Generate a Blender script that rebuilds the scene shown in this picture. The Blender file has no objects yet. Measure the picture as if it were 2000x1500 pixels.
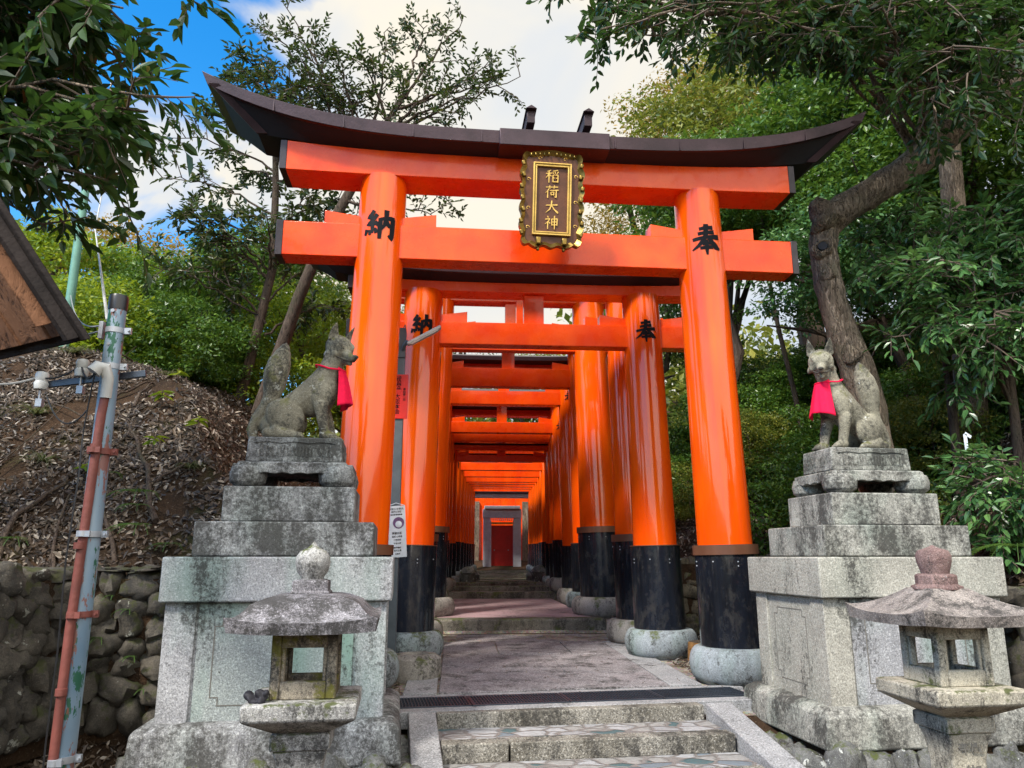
import bpy, bmesh, math, random
import numpy as np
from mathutils import Vector, Matrix, Euler, noise as mnoise
R = math.radians
scn = bpy.context.scene
COL = scn.collection
rng = np.random.default_rng(7)
random.seed(7)

# ------------------------------------------------------------------ helpers
def link(o):
    COL.objects.link(o); return o

def tag(o, label=None, cat=None, group=None, kind=None):
    if label: o['label'] = label
    if cat: o['category'] = cat
    if group: o['group'] = group
    if kind: o['kind'] = kind
    return o

def empty(name, loc=(0, 0, 0), rz=0.0):
    o = bpy.data.objects.new(name, None); link(o)
    o.location = loc; o.rotation_euler = (0, 0, rz); o.empty_display_size = .1
    return o

class MB:
    """collects shapes into one mesh"""
    def __init__(s): s.v = []; s.f = []
    def add(s, vs, fs):
        n = len(s.v); s.v += [tuple(map(float, p)) for p in vs]
        s.f += [tuple(n + i for i in f) for f in fs]; return s
    def box(s, c, d, rz=0.0, top=(1, 1), tilt=None):
        x, y, z = [q / 2 for q in d]; vs = []
        for k, (tx, ty) in ((-1, (1, 1)), (1, top)):
            for (i, j) in ((-1, -1), (1, -1), (1, 1), (-1, 1)):
                vs.append((i * x * tx, j * y * ty, k * z))
        m = Matrix.Rotation(rz, 4, 'Z')
        if tilt: m = m @ Euler(tilt).to_matrix().to_4x4()
        vs = [m @ Vector(p) + Vector(c) for p in vs]
        return s.add(vs, [(3, 2, 1, 0), (4, 5, 6, 7), (0, 1, 5, 4), (1, 2, 6, 5), (2, 3, 7, 6), (3, 0, 4, 7)])
    def prism(s, poly, h, frame):
        """poly: 2D ccw points; frame: function (u,v,w)->3D ; w in 0..h"""
        n = len(poly)
        vs = [frame(u, v, 0) for u, v in poly] + [frame(u, v, h) for u, v in poly]
        fs = [tuple(range(n - 1, -1, -1)), tuple(range(n, 2 * n))]
        fs += [(i, (i + 1) % n, n + (i + 1) % n, n + i) for i in range(n)]
        return s.add(vs, fs)
    def lathe(s, prof, c=(0, 0, 0), seg=40, axis=None, jit=None):
        vs = []; fs = []; n = len(prof)
        for i, (r, z) in enumerate(prof):
            for k in range(seg):
                a = 2 * math.pi * k / seg
                rr = r * (jit(a, z) if jit else 1)
                vs.append(Vector((rr * math.cos(a), rr * math.sin(a), z)))
        if axis is not None:
            q = Vector((0, 0, 1)).rotation_difference(Vector(axis)); vs = [q @ p for p in vs]
        vs = [p + Vector(c) for p in vs]
        for i in range(n - 1):
            for k in range(seg):
                a, b = i * seg + k, i * seg + (k + 1) % seg
                fs.append((a, b, b + seg, a + seg))
        fs.append(tuple(range(seg - 1, -1, -1))); fs.append(tuple((n - 1) * seg + k for k in range(seg)))
        return s.add(vs, fs)
    def tube(s, pts, rad, seg=8, flat=1.0):
        pts = [Vector(p) for p in pts]; n = len(pts)
        if not hasattr(rad, '__len__'): rad = [rad] * n
        vs = []; fs = []
        ref = Vector((0.13, 0.31, .94))
        for i, p in enumerate(pts):
            t = (pts[min(i + 1, n - 1)] - pts[max(i - 1, 0)])
            if t.length < 1e-9: t = Vector((0, 0, 1))
            t.normalize()
            a = t.cross(ref)
            if a.length < .15: a = t.cross(Vector((1, 0, 0)))
            a.normalize(); b = t.cross(a)
            for k in range(seg):
                an = 2 * math.pi * k / seg
                vs.append(p + a * (rad[i] * math.cos(an)) + b * (rad[i] * flat * math.sin(an)))
        for i in range(n - 1):
            for k in range(seg):
                q, w = i * seg + k, i * seg + (k + 1) % seg
                fs.append((q, w, w + seg, q + seg))
        fs.append(tuple(range(seg - 1, -1, -1))); fs.append(tuple((n - 1) * seg + k for k in range(seg)))
        return s.add(vs, fs)
    def mesh(s, name, mat=None, smooth=40):
        me = bpy.data.meshes.new(name); me.from_pydata(s.v, [], s.f)
        bm = bmesh.new(); bm.from_mesh(me); bmesh.ops.recalc_face_normals(bm, faces=bm.faces); bm.to_mesh(me); bm.free()
        if mat: me.materials.append(mat)
        if smooth:
            me.shade_smooth(); me.set_sharp_from_angle(angle=R(smooth))
        return me
    def build(s, name, mat, parent=None, bevel=0, smooth=40, seg=2):
        o = bpy.data.objects.new(name, s.mesh(name, mat, smooth)); link(o)
        if parent: o.parent = parent
        if bevel:
            m = o.modifiers.new('bevel', 'BEVEL'); m.width = bevel; m.segments = seg; m.limit_method = 'ANGLE'; m.angle_limit = R(35)
            m.harden_normals = False
        return o

def np_mesh(name, V, F4, mat, smooth=False):
    """V (n,3) float, F4 (m,4) int"""
    me = bpy.data.meshes.new(name)
    me.vertices.add(len(V)); me.vertices.foreach_set('co', np.ascontiguousarray(V, dtype=np.float32).ravel())
    m, k = F4.shape
    me.loops.add(m * k); me.loops.foreach_set('vertex_index', np.ascontiguousarray(F4, dtype=np.int32).ravel())
    me.polygons.add(m); me.polygons.foreach_set('loop_start', np.arange(0, m * k, k, dtype=np.int32))
    me.update(calc_edges=True); me.validate()
    if mat: me.materials.append(mat)
    if smooth: me.shade_smooth()
    else: me.shade_flat()
    return me

# ------------------------------------------------------------------ materials
class NT:
    def __init__(s, name):
        s.m = bpy.data.materials.new(name); s.m.use_nodes = True; s.t = s.m.node_tree; s.t.nodes.clear()
        s.out = s.n('ShaderNodeOutputMaterial')
    def n(s, typ, **k):
        x = s.t.nodes.new(typ)
        for a, b in k.items():
            if a.startswith('_'): x.inputs[a[1:].replace('_', ' ')].default_value = b
            else: setattr(x, a, b)
        return x
    def l(s, a, b): s.t.links.new(a, b)
    def coord(s, kind='Object', scale=(1, 1, 1)):
        tc = s.n('ShaderNodeTexCoord'); mp = s.n('ShaderNodeMapping'); mp.inputs['Scale'].default_value = scale
        s.l(tc.outputs[kind], mp.inputs['Vector']); return mp.outputs['Vector']
    def noise(s, vec, scale, detail=4, rough=.55, dist=0):
        x = s.n('ShaderNodeTexNoise'); x.inputs['Scale'].default_value = scale; x.inputs['Detail'].default_value = detail
        x.inputs['Roughness'].default_value = rough; x.inputs['Distortion'].default_value = dist
        if vec is not None: s.l(vec, x.inputs['Vector'])
        return x.outputs['Fac']
    def voro(s, vec, scale, feature='F1', out='Distance', rnd=1):
        x = s.n('ShaderNodeTexVoronoi', feature=feature); x.inputs['Scale'].default_value = scale; x.inputs['Randomness'].default_value = rnd
        if vec is not None: s.l(vec, x.inputs['Vector'])
        return x.outputs[out]
    def ramp(s, fac, stops, interp='LINEAR'):
        x = s.n('ShaderNodeValToRGB'); x.color_ramp.interpolation = interp
        e = x.color_ramp.elements
        while len(e) < len(stops): e.new(.5)
        for i, (p, c) in enumerate(stops):
            e[i].position = p; e[i].color = (c, c, c, 1) if not hasattr(c, '__len__') else (*c, 1)
        s.l(fac, x.inputs['Fac']); return x.outputs['Color']
    def mix(s, fac, a, b, mode='MIX'):
        x = s.n('ShaderNodeMix', data_type='RGBA', blend_type=mode)
        for sock, v in ((x.inputs[0], fac), (x.inputs[6], a), (x.inputs[7], b)):
            if hasattr(v, 'links') or hasattr(v, 'is_output'): s.l(v, sock)
            elif hasattr(v, '__len__'): sock.default_value = (*v, 1)
            else: sock.default_value = v
        return x.outputs[2]
    def math(s, op, a, b=None):
        x = s.n('ShaderNodeMath', operation=op)
        for i, v in enumerate((a, b)):
            if v is None: continue
            if hasattr(v, 'is_output'): s.l(v, x.inputs[i])
            else: x.inputs[i].default_value = v
        return x.outputs[0]
    def bump(s, h, strength=.5, dist=.01, normal=None):
        x = s.n('ShaderNodeBump'); x.inputs['Strength'].default_value = strength; x.inputs['Distance'].default_value = dist
        s.l(h, x.inputs['Height'])
        if normal: s.l(normal, x.inputs['Normal'])
        return x.outputs['Normal']
    def bsdf(s, color, rough=.6, normal=None, metal=0, spec=.5, coat=0, coat_rough=.1, sheen=0):
        x = s.n('ShaderNodeBsdfPrincipled')
        for nm, v in (('Base Color', color), ('Roughness', rough), ('Metallic', metal), ('Specular IOR Level', spec), ('Coat Weight', coat), ('Coat Roughness', coat_rough), ('Sheen Weight', sheen)):
            if hasattr(v, 'is_output'): s.l(v, x.inputs[nm])
            elif hasattr(v, '__len__'): x.inputs[nm].default_value = (*v, 1)
            else: x.inputs[nm].default_value = v
        if normal: s.l(normal, x.inputs['Normal'])
        return x.outputs[0]
    def done(s, sh):
        s.l(sh, s.out.inputs['Surface']); return s.m

def simple(name, col, rough=.5, metal=0, bump=0, bscale=60, spec=.5, var=.15, coat=0):
    n = NT(name); v = n.coord()
    f = n.noise(v, bscale * .12, 5, .6)
    c = n.mix(n.ramp(f, [(.3, 0), (.7, 1)]), tuple(q * (1 - var) for q in col), tuple(min(1, q * (1 + var)) for q in col))
    nm = n.bump(n.noise(v, bscale, 4, .6), bump, .01) if bump else None
    return n.done(n.bsdf(c, rough, nm, metal, spec, coat))

def lacquer(name, dark, light, rough=.22, coat=.5, zs=.25, amp=.25):
    n = NT(name); v = n.coord('Object', (1, 1, zs))
    v2 = n.coord('Object')
    f = n.noise(v, 3.2, 4, .5)
    c = n.mix(n.ramp(f, [(.35, 0), (.65, 1)]), dark, light)
    if dark[0] < .02:
        dn = n.noise(n.coord('Object', (1, 1, .5)), 9, 6, .75)
        c = n.mix(n.ramp(dn, [(.50, 0), (.72, .55)]), c, (.075, .07, .062))
    # faint grime freckles
    g = n.noise(v2, 26, 3, .7)
    c = n.mix(n.ramp(g, [(.66, 0), (.8, .35)]), c, tuple(q * .45 for q in dark))
    h = n.noise(v, 5.5, 3, .5)
    h2 = n.noise(n.coord('Object', (1, 1, .06)), 42, 2, .5)
    nm = n.bump(h, amp, .02); nm = n.bump(h2, .05, .01, nm)
    ro = n.ramp(n.noise(v2, 7, 4, .6), [(.3, rough * .8), (.75, rough * 1.7)])
    return n.done(n.bsdf(c, ro, nm, 0, .32, coat, .05))

def stone(name, base, dark, stain=(.035, .033, .03), stain_amt=.5, speck=.55, moss=0.0, mosscol=(.07, .085, .02), green=0.0, scale=1.0, bump=.5, lichen=0.0, lichcol=(.55,.56,.52), streak=.35, pink=0):
    n = NT(name); v = n.coord('Object', (scale, scale, scale))
    vs = n.coord('Object', (scale, scale, scale * streak))
    f1 = n.noise(v, 2.2, 5, .65)
    c = n.mix(n.ramp(f1, [(.35, 0), (.65, 1)]), dark, base)
    sp = n.noise(v, 95, 3, .75)
    c = n.mix(n.ramp(sp, [(.40, speck), (.52, 0)]), c, tuple(q * .25 for q in dark))
    sp2 = n.noise(v, 70, 2, .7)
    c = n.mix(n.ramp(sp2, [(.55, 0), (.64, speck * .7)]), c, tuple(min(1, q * 1.7 + .05) for q in base))
    if green:
        c = n.mix(n.ramp(n.noise(vs, 2.6, 3, .5), [(.48, 0), (.68, green)]), c, (.19, .31, .25))
    if pink:
        c = n.mix(n.ramp(n.noise(v, 1.3, 2, .5), [(.4, 0), (.7, pink)]), c, (.36, .22, .24))
    st = n.math('MULTIPLY', n.noise(vs, 3.1, 6, .72), 1.0)
    rs = n.noise(n.coord('Object', (scale, scale, scale * .07)), 11, 4, .6)
    c = n.mix(n.ramp(rs, [(.52, 0), (.70, stain_amt * .5)]), c, tuple(q * 1.6 for q in stain))
    edge = n.noise(v, 34, 3, .8)
    st = n.math('ADD', st, n.math('MULTIPLY', n.math('SUBTRACT', edge, .5), .55))
    c = n.mix(n.ramp(st, [(.60 - stain_amt * .22, 0), (.72 - stain_amt * .16, .86)]), c, stain)
    if lichen:
        lf = n.math('ADD', n.noise(v, 6, 3, .6), n.math('MULTIPLY', n.math('SUBTRACT', n.noise(v, 50, 2, .6), .5), .3))
        c = n.mix(n.ramp(lf, [(.70 - lichen * .16, 0), (.735 - lichen * .16, .9)]), c, lichcol)
    if moss:
        gn = n.n('ShaderNodeNewGeometry'); sx = n.n('ShaderNodeSeparateXYZ'); n.l(gn.outputs['Normal'], sx.inputs[0])
        mf = n.math('ADD', n.noise(v, 5, 5, .7), n.math('MULTIPLY', sx.outputs['Z'], .10))
        c = n.mix(n.ramp(mf, [(.62 - moss * .2, 0), (.72 - moss * .2, .9)]), c, mosscol)
    b = n.math('ADD', n.math('MULTIPLY', sp, .5), n.math('MULTIPLY', n.noise(v, 16, 5, .7), 1.0))
    nm = n.bump(b, bump, .012)
    return n.done(n.bsdf(c, .88, nm, 0, .25))

def leafmat(name, cols, trans=.35, rough=.38, tcol=None, spec=.5):
    n = NT(name); g = n.n('ShaderNodeNewGeometry')
    k = len(cols); st = [(i / max(1, k - 1), c) for i, c in enumerate(cols)]
    c = n.ramp(g.outputs['Random Per Island'], st)
    pos = n.noise(g.outputs['Position'], 1.1, 2, .5)
    c = n.mix(n.ramp(pos, [(.3, .45), (.6, 0)]), c, tuple(q * .55 for q in cols[0]))
    p = n.bsdf(c, rough, None, 0, spec)
    t = n.n('ShaderNodeBsdfTranslucent')
    tc = n.mix(.5, c, tcol or tuple(min(1, q * 2.2) for q in cols[-1]))
    n.l(tc, t.inputs['Color'])
    mx = n.n('ShaderNodeMixShader'); mx.inputs[0].default_value = trans
    n.l(p, mx.inputs[1]); n.l(t.outputs[0], mx.inputs[2])
    return n.done(mx.outputs[0])

def bark(name, a, b, zs=.22, scale=9, bump=1.0, moss=.0):
    n = NT(name); v = n.coord('Object', (1, 1, zs)); v2 = n.coord()
    f = n.noise(v, scale, 6, .7, .8)
    w = n.noise(v, scale * 2.6, 5, .65, 1.4)
    g = n.noise(v2, scale * 4, 4, .7)
    c = n.mix(n.ramp(f, [(.3, 0), (.7, 1)]), a, b)
    c = n.mix(n.ramp(w, [(.38, .85), (.46, 0)]), c, tuple(q * .28 for q in a))
    c = n.mix(n.ramp(g, [(.55, 0), (.7, .4)]), c, tuple(q * 1.5 for q in b))
    if moss: c = n.mix(n.ramp(n.noise(v2, 3.5, 4, .6), [(.5, 0), (.65, moss)]), c, (.06, .075, .03))
    h = n.math('ADD', n.ramp(w, [(.36, 0), (.56, 1)]), n.math('MULTIPLY', f, .6))
    return n.done(n.bsdf(c, .9, n.bump(h, bump, .03), 0, .2))

M = {}
M['verm'] = lacquer('vermilion_lacquer', (.84, .072, .002), (.95, .120, .002), .13, .6)
M['vermbeam'] = lacquer('vermilion_beam_lacquer', (.82, .050, .002), (.93, .088, .003), .24, .25, 1.0, .10)
M['black'] = lacquer('black_lacquer', (.006, .007, .010), (.014, .018, .028), .16, .6)
M['ring'] = lacquer('copper_band', (.11, .045, .025), (.17, .075, .04), .35, .2)
M['copper'] = simple('dark_copper_sheet', (.052, .030, .036), .42, .35, .25, 25, .5, .35)
M['soffit'] = simple('soffit_paint', (.012, .011, .016), .7, 0, .2, 40)
M['cap'] = simple('end_cap_metal', (.045, .038, .042), .35, .6, .15, 30, .5, .3)
M['ink'] = simple('ink_black', (.004, .005, .008), .5, 0, 0, spec=.12)
M['gold'] = simple('gilt_metal', (.22, .145, .035), .34, .85, .2, 60, .5, .35)
M['gilt'] = simple('gilt_paint', (.72, .46, .11), .4, .3, .15, 60, .5, .2)
M['plaq'] = simple('plaque_brown', (.105, .035, .013), .5, 0, .15, 70, .4, .25)
M['granite'] = stone('granite_pale', (.44, .44, .45), (.27, .27, .28), stain_amt=.35, green=.5, streak=.3)
M['granite_w'] = stone('granite_weathered', (.40, .41, .40), (.22, .22, .23), stain_amt=.98, green=.2, streak=.5)
M['granite_p'] = stone('granite_panel', (.38, .42, .40), (.27, .29, .29), stain_amt=.15, green=.85, streak=.3)
M['granite_c'] = stone('granite_cream', (.45, .43, .37), (.30, .285, .245), stain_amt=.22, green=.1, streak=.3)
M['granite_cw'] = stone('granite_cream_weathered', (.42, .41, .36), (.24, .235, .21), stain_amt=.80, green=.25, streak=.5)
M['fox'] = stone('fox_stone', (.34, .315, .235), (.17, .155, .115), stain_amt=.6, moss=.18, mosscol=(.13, .13, .045), lichen=.2, lichcol=(.40, .41, .37), speck=.3, scale=1.3, streak=.7)
M['fox2'] = stone('fox_stone_pale', (.37, .345, .26), (.19, .175, .13), stain_amt=.62, moss=.15, mosscol=(.12, .12, .045), lichen=.22, speck=.3, scale=1.3, streak=.7)
M['lant'] = stone('lantern_granite', (.50, .49, .46), (.30, .29, .28), stain_amt=.72, moss=.12, scale=2.2, speck=.6, streak=.6)
M['lant_dark'] = stone('lantern_roof_stone', (.40, .38, .40), (.12, .11, .12), stain_amt=1.0, scale=2.4, speck=.7, streak=.9)
M['lant_moss'] = stone('lantern_mossy_stone', (.38, .33, .25), (.15, .11, .08), stain_amt=.7, moss=.55, scale=2.2, speck=.5, mosscol=(.14, .13, .025))
M['lantb'] = stone('lantern_cream_stone', (.56, .51, .40), (.33, .30, .24), stain_amt=.42, moss=.08, scale=2.2, speck=.5)
M['lantb_r'] = stone('lantern_brown_roof', (.40, .35, .31), (.17, .145, .135), stain_amt=.62, scale=2.0, speck=.6, streak=.9)
M['lantb_red'] = stone('lantern_reddish_finial', (.30, .20, .18), (.13, .075, .07), stain_amt=.4, scale=2.4, lichen=.35, speck=.6)
M['basestone'] = stone('footing_stone', (.31, .345, .37), (.19, .215, .225), stain_amt=.35, speck=.4, green=.35, bump=.35, moss=.06)
M['basestone_b'] = stone('footing_stone_brown', (.33, .31, .28), (.20, .18, .16), stain_amt=.3, speck=.3, bump=.3, moss=.12)
M['paving'] = stone('paving_stone', (.33, .31, .315), (.20, .185, .19), stain_amt=.5, speck=.8, pink=.08, bump=.35)
M['kerb'] = stone('kerb_granite', (.36, .36, .365), (.25, .25, .255), stain_amt=.2, speck=.6, bump=.35)
M['riser'] = stone('step_granite', (.34, .32, .28), (.17, .155, .125), stain_amt=.6, speck=.8, bump=.9)
M['oldstep'] = stone('old_step_stone', (.25, .23, .20), (.11, .10, .08), stain_amt=.6, speck=.4, moss=.25)
M['pinkslab'] = stone('pink_concrete', (.38, .27, .275), (.27, .19, .195), stain_amt=.2, speck=.4, pink=.6)
M['rock'] = stone('boulder_stone', (.125, .11, .088), (.036, .031, .025), stain_amt=.55, moss=.28, speck=.25, scale=1.5, bump=.8, lichen=.1, mosscol=(.05, .055, .02), lichcol=(.3, .3, .26))
M['rock2'] = stone('boulder_stone_grey', (.24, .24, .225), (.08, .08, .078), stain_amt=.5, moss=.15, speck=.3, scale=1.7, bump=.8, lichen=.3)
M['rock3'] = stone('wall_rock_tan', (.22, .19, .13), (.09, .075, .05), stain_amt=.5, moss=.25, speck=.3, scale=1.2, bump=.8)
M['engrave'] = simple('carved_line_stone', (.15, .14, .12), .9)
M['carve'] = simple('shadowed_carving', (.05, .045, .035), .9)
M['cloth'] = simple('red_cloth', (.85, .008, .060), .8, 0, .15, 300, .2, .1)
M['trim'] = simple('cloth_trim', (.7, .35, .3), .8)
M['steel'] = simple('galvanised_steel', (.36, .38, .41), .45, .55, .2, 30, .5, .25)
M['grate'] = simple('drain_steel', (.07, .085, .11), .4, .7, .1, 30)
M['greypost'] = simple('painted_post', (.10, .125, .145), .5, .2, .15, 25, .4, .3)
M['redsign'] = simple('red_sign', (.62, .012, .008), .45)
M['paper'] = simple('laminated_paper', (.62, .68, .74), .3)
M['purple'] = simple('printed_portrait', (.12, .06, .16), .4, var=.5, bscale=300)
M['white'] = simple('porcelain_white', (.50, .50, .47), .35, 0, .1, 40, .5, .25)
M['blackplastic'] = simple('black_plastic', (.012, .012, .014), .35)
M['rustpipe'] = simple('rust_red_pipe', (.17, .05, .038), .6, 0, .3, 40, .4, .35)
M['cable'] = simple('cable_black', (.012, .012, .013), .5)
M['cablegrey'] = simple('cable_grey', (.25, .25, .24), .6)
M['wood'] = bark('weathered_boards', (.13, .06, .032), (.23, .11, .058), .3, 5, .2)
M['rooftop'] = simple('mossy_fascia', (.022, .016, .014), .85, 0, .6, 30, .3, .5)
M['greenpole'] = simple('green_pole_paint', (.13, .30, .23), .5)
M['door'] = simple('red_door_paint', (.50, .012, .008), .4, 0, .15, 30)
M['greygate'] = simple('grey_gate_stone', (.46, .47, .50), .7, 0, .3, 60)
M['stump'] = bark('stump_wood', (.15, .075, .025), (.30, .16, .06), .5, 14, .5)
M['bark'] = bark('bark_brown', (.17, .125, .09), (.38, .30, .22), .2, 11, 1.0, .35)
M['bark_t'] = bark('bark_thin', (.055, .038, .03), (.13, .095, .07), .2, 16, .6, .3)
M['twig'] = simple('twig_bark', (.13, .095, .07), .8)
M['leafA'] = leafmat('broad_dark_leaves', [(.012, .042, .014), (.028, .075, .018), (.065, .13, .022)], .28, .30, (.11, .22, .03))
M['leafB'] = leafmat('sparse_tree_leaves', [(.014, .030, .012), (.026, .050, .018), (.055, .090, .020), (.12, .11, .02)], .25, .35, (.12, .2, .03))
M['leafC'] = leafmat('yellow_green_leaves', [(.07, .16, .010), (.17, .28, .015), (.36, .40, .02)], .42, .45, (.42, .48, .03))
M['leafD'] = leafmat('golden_leaves', [(.09, .09, .016), (.28, .19, .022), (.50, .30, .035)], .35, .5, (.5, .34, .05))
M['leafE'] = leafmat('dense_green_leaves', [(.030, .090, .016), (.075, .165, .020), (.18, .29, .04)], .32, .35, (.2, .32, .03))
M['leafF'] = leafmat('glossy_evergreen_leaves', [(.040, .115, .038), (.085, .20, .058), (.17, .32, .09)], .25, .26, (.16, .3, .05))
M['leafG'] = leafmat('olive_leaves', [(.07, .11, .018), (.17, .21, .028), (.38, .35, .05)], .35, .45, (.3, .34, .04))
M['fern'] = leafmat('fern_fronds', [(.045, .10, .02), (.09, .17, .025)], .4, .5)
M['grass'] = leafmat('grass_blades', [(.06, .08, .02), (.16, .17, .06)], .3, .6)
M['litter'] = leafmat('fallen_leaves', [(.018, .012, .008), (.04, .025, .015), (.07, .043, .026), (.11, .072, .045), (.17, .12, .08), (.50, .43, .35)], .08, .5)

def soilmat():
    n = NT('soil_and_humus'); v = n.coord()
    f = n.noise(v, .9, 6, .65); g = n.noise(v, 14, 6, .75); k = n.noise(v, 60, 3, .7)
    c = n.mix(n.ramp(f, [(.35, 0), (.65, 1)]), (.035, .022, .013), (.085, .048, .026))
    c = n.mix(n.ramp(g, [(.5, 0), (.62, .7)]), c, (.028, .018, .011))
    c = n.mix(n.ramp(k, [(.6, 0), (.7, .6)]), c, (.26, .20, .14))
    c = n.mix(n.ramp(n.noise(v, 1.7, 4, .6), [(.55, 0), (.68, .6)]), c, (.045, .055, .018))
    h = n.math('ADD', g, n.math('MULTIPLY', k, .4))
    return n.done(n.bsdf(c, .95, n.bump(h, .9, .05), 0, .15))
M['soil'] = soilmat()
def gravelmat():
    n = NT('pale_gravelly_earth'); v = n.coord()
    c = n.mix(n.ramp(n.noise(v, 3, 5, .7), [(.38, 0), (.6, 1)]), (.16, .13, .10), (.36, .32, .27))
    w = n.voro(v, 42, 'F1', 'Color')
    c = n.mix(.25, c, w, 'OVERLAY')
    c = n.mix(n.ramp(n.noise(v, 50, 3, .7), [(.6, 0), (.68, .8)]), c, (.08, .05, .03))
    return n.done(n.bsdf(c, .95, n.bump(n.voro(v, 42), .8, .02), 0, .15))
M['gravel'] = gravelmat()
def cobblemat():
    n = NT('cobbled_tread'); v0 = n.coord('Object', (1, 1.4, 1)); nz_ = n.n('ShaderNodeTexNoise'); nz_.inputs['Scale'].default_value = 5; n.l(v0, nz_.inputs['Vector']); va_ = n.n('ShaderNodeVectorMath', operation='MULTIPLY_ADD'); n.l(nz_.outputs['Color'], va_.inputs[0]); va_.inputs[1].default_value = (.12, .12, .12); n.l(v0, va_.inputs[2]); v = va_.outputs[0]
    e = n.voro(v, 5.6, 'DISTANCE_TO_EDGE'); cc = n.voro(v, 5.6, 'F1', 'Color')
    sp = n.n('ShaderNodeSeparateColor'); n.l(cc, sp.inputs[0])
    c = n.ramp(sp.outputs[0], [(0, (.30, .30, .31)), (.34, (.15, .18, .21)), (.44, (.29, .28, .27)), (.68, (.36, .36, .37)), (.88, (.06, .11, .12)), (1, (.32, .30, .27))], 'CONSTANT')
    c = n.mix(n.ramp(n.noise(v, 30, 4, .6), [(.4, .35), (.6, 0)]), c, (.12, .11, .10))
    c = n.mix(n.ramp(n.math('ADD', e, n.math('MULTIPLY', n.math('SUBTRACT', n.noise(v, 14, 4, .7), .5), .16)), [(.05, 1), (.11, 0)]), c, (.19, .17, .16))
    return n.done(n.bsdf(c, .8, n.bump(n.ramp(e, [(.02, 0), (.15, 1)]), .8, .02), 0, .3))
M['cobble'] = cobblemat()
def polemat():
    n = NT('peeling_pole_paint'); v = n.coord('Object', (1, 1, .35))
    c = n.mix(n.ramp(n.noise(v, 4, 3, .6), [(.4, 0), (.6, 1)]), (.12, .20, .28), (.25, .33, .40))
    c = n.mix(n.ramp(n.noise(v, 17, 5, .7), [(.56, 0), (.58, 1)]), c, (.02, .10, .06))
    c = n.mix(n.ramp(n.noise(n.coord('Object', (1.3, 1, .4)), 11, 5, .7), [(.56, 0), (.58, .9)]), c, (.22, .085, .06))
    return n.done(n.bsdf(c, .45, n.bump(n.noise(v, 20, 3), .2, .005), .2, .5))
M['pole'] = polemat()

# ------------------------------------------------------------------ camera
cam_d = bpy.data.cameras.new('camera'); cam = link(bpy.data.objects.new('camera', cam_d))
cam.location = (0, 0, 1.16); cam.rotation_euler = (R(90 + 12.9), 0, R(-4.3))
cam_d.sensor_width = 36; cam_d.lens = 26.64; cam_d.clip_end = 2000; cam_d.clip_start = .05
scn.camera = cam

# ------------------------------------------------------------------ terrain
def drift(y):
    return np.interp(y, [15.4, 17, 18.5, 22, 30], [0, .06, .15, .38, .88])
def zc(y):
    return np.interp(y, [-6, 3.0, 4.9, 6.25, 6.9, 11.55, 11.75, 16.4, 16.6, 19, 29, 31, 60], [-.72, -.72, -.55, -.16, -.035, .07, .22, .27, .42, .5, .62, 1.2, 6])
def smooth_noise(x, y, s, seed=0):
    # cheap value noise through sums of sines
    r = np.random.default_rng(seed); o = 0
    for k in range(6):
        a, b, p = r.uniform(-1, 1), r.uniform(-1, 1), r.uniform(0, 6.28)
        f = s * (1 + .7 * k)
        o = o + np.sin((a * x + b * y) * f + p) / (1 + .6 * k)
    return o / 3
def H(x, y):
    x = np.asarray(x, float); y = np.asarray(y, float)
    d = drift(y); z = zc(y)
    def prof(t, w, s):   # steep wall of height w then slope s
        t = np.maximum(t, 0)
        return np.minimum(t * 9, w) + s * np.maximum(t - w / 9, 0)
    def soft(h, cap, k=.25): return np.where(h > cap, cap + (h - cap) * k, h)
    tl = -1.62 + .12 * np.sin(y * 2.1) + .07 * np.sin(y * 5.3 + 1) - x
    steep = np.where(tl > 0, 3.45 * (1 - np.exp(-np.maximum(tl, 0) * 1.35)) + .12 * np.maximum(tl - 1, 0), 0)
    L = np.minimum(steep, prof(y - 6.32, 1.05, .9))
    L2 = np.where(y < 6.4, prof(-3.05 - x, 1.05, .6), 0)
    L = soft(np.maximum(L, L2), 3.6, .12)
    rr = np.minimum(np.where(x - 3.25 - d > 0, np.minimum((x - 3.25 - d) * 6, 1.0) + .85 * np.maximum(x - 3.42 - d, 0), 0), prof(y - 11.15, .95, .9))
    r2 = np.maximum(x - 4.35, 0) * 1.0 * np.clip((y - 2.5) / 2, 0.3, 1)
    Rr = soft(np.maximum(rr, r2), 6.5, .35)
    Lc = L + np.where(x < -2.3, smooth_noise(x, y, 1.9, 1) * .10 * np.clip(L, 0, 1.5), 0)
    Rc = Rr + np.where(x > 3.6, smooth_noise(x, y, 1.7, 2) * .14 * np.clip(Rr, 0, 1.5), 0)
    flat = smooth_noise(x, y, 4, 3) * .012
    under = np.where((x > -.15) & (x < 2.15) & (y < 6.30), -.16, 0)
    return z + Lc + Rc + flat + under
def axis(a, b, fine0, fine1, df, grow=1.22):
    pts = list(np.arange(fine0, fine1, df)); s = df; p = fine0
    while p > a: s *= grow; p -= s; pts.insert(0, p)
    s = df; p = pts[-1]
    while p < b: s *= grow; p += s; pts.append(p)
    return np.array(pts)
gx = axis(-450, 450, -6.0, 7.5, .11); gy = axis(-60, 700, 2.0, 18, .11)
GX, GY = np.meshgrid(gx, gy); GZ = H(GX, GY)
far = np.clip((np.hypot(GX, GY) - 40) / 100, 0, 1); GZ = GZ * (1 - far) + far * 9
V = np.stack([GX, GY, GZ], -1).reshape(-1, 3); nx, ny = len(gx), len(gy)
i = np.arange((ny - 1) * (nx - 1)); r_, c_ = i // (nx - 1), i % (nx - 1); q = r_ * nx + c_
me = np_mesh('ground', V, np.stack([q, q + 1, q + 1 + nx, q + nx], 1), M['soil'], True)
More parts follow.
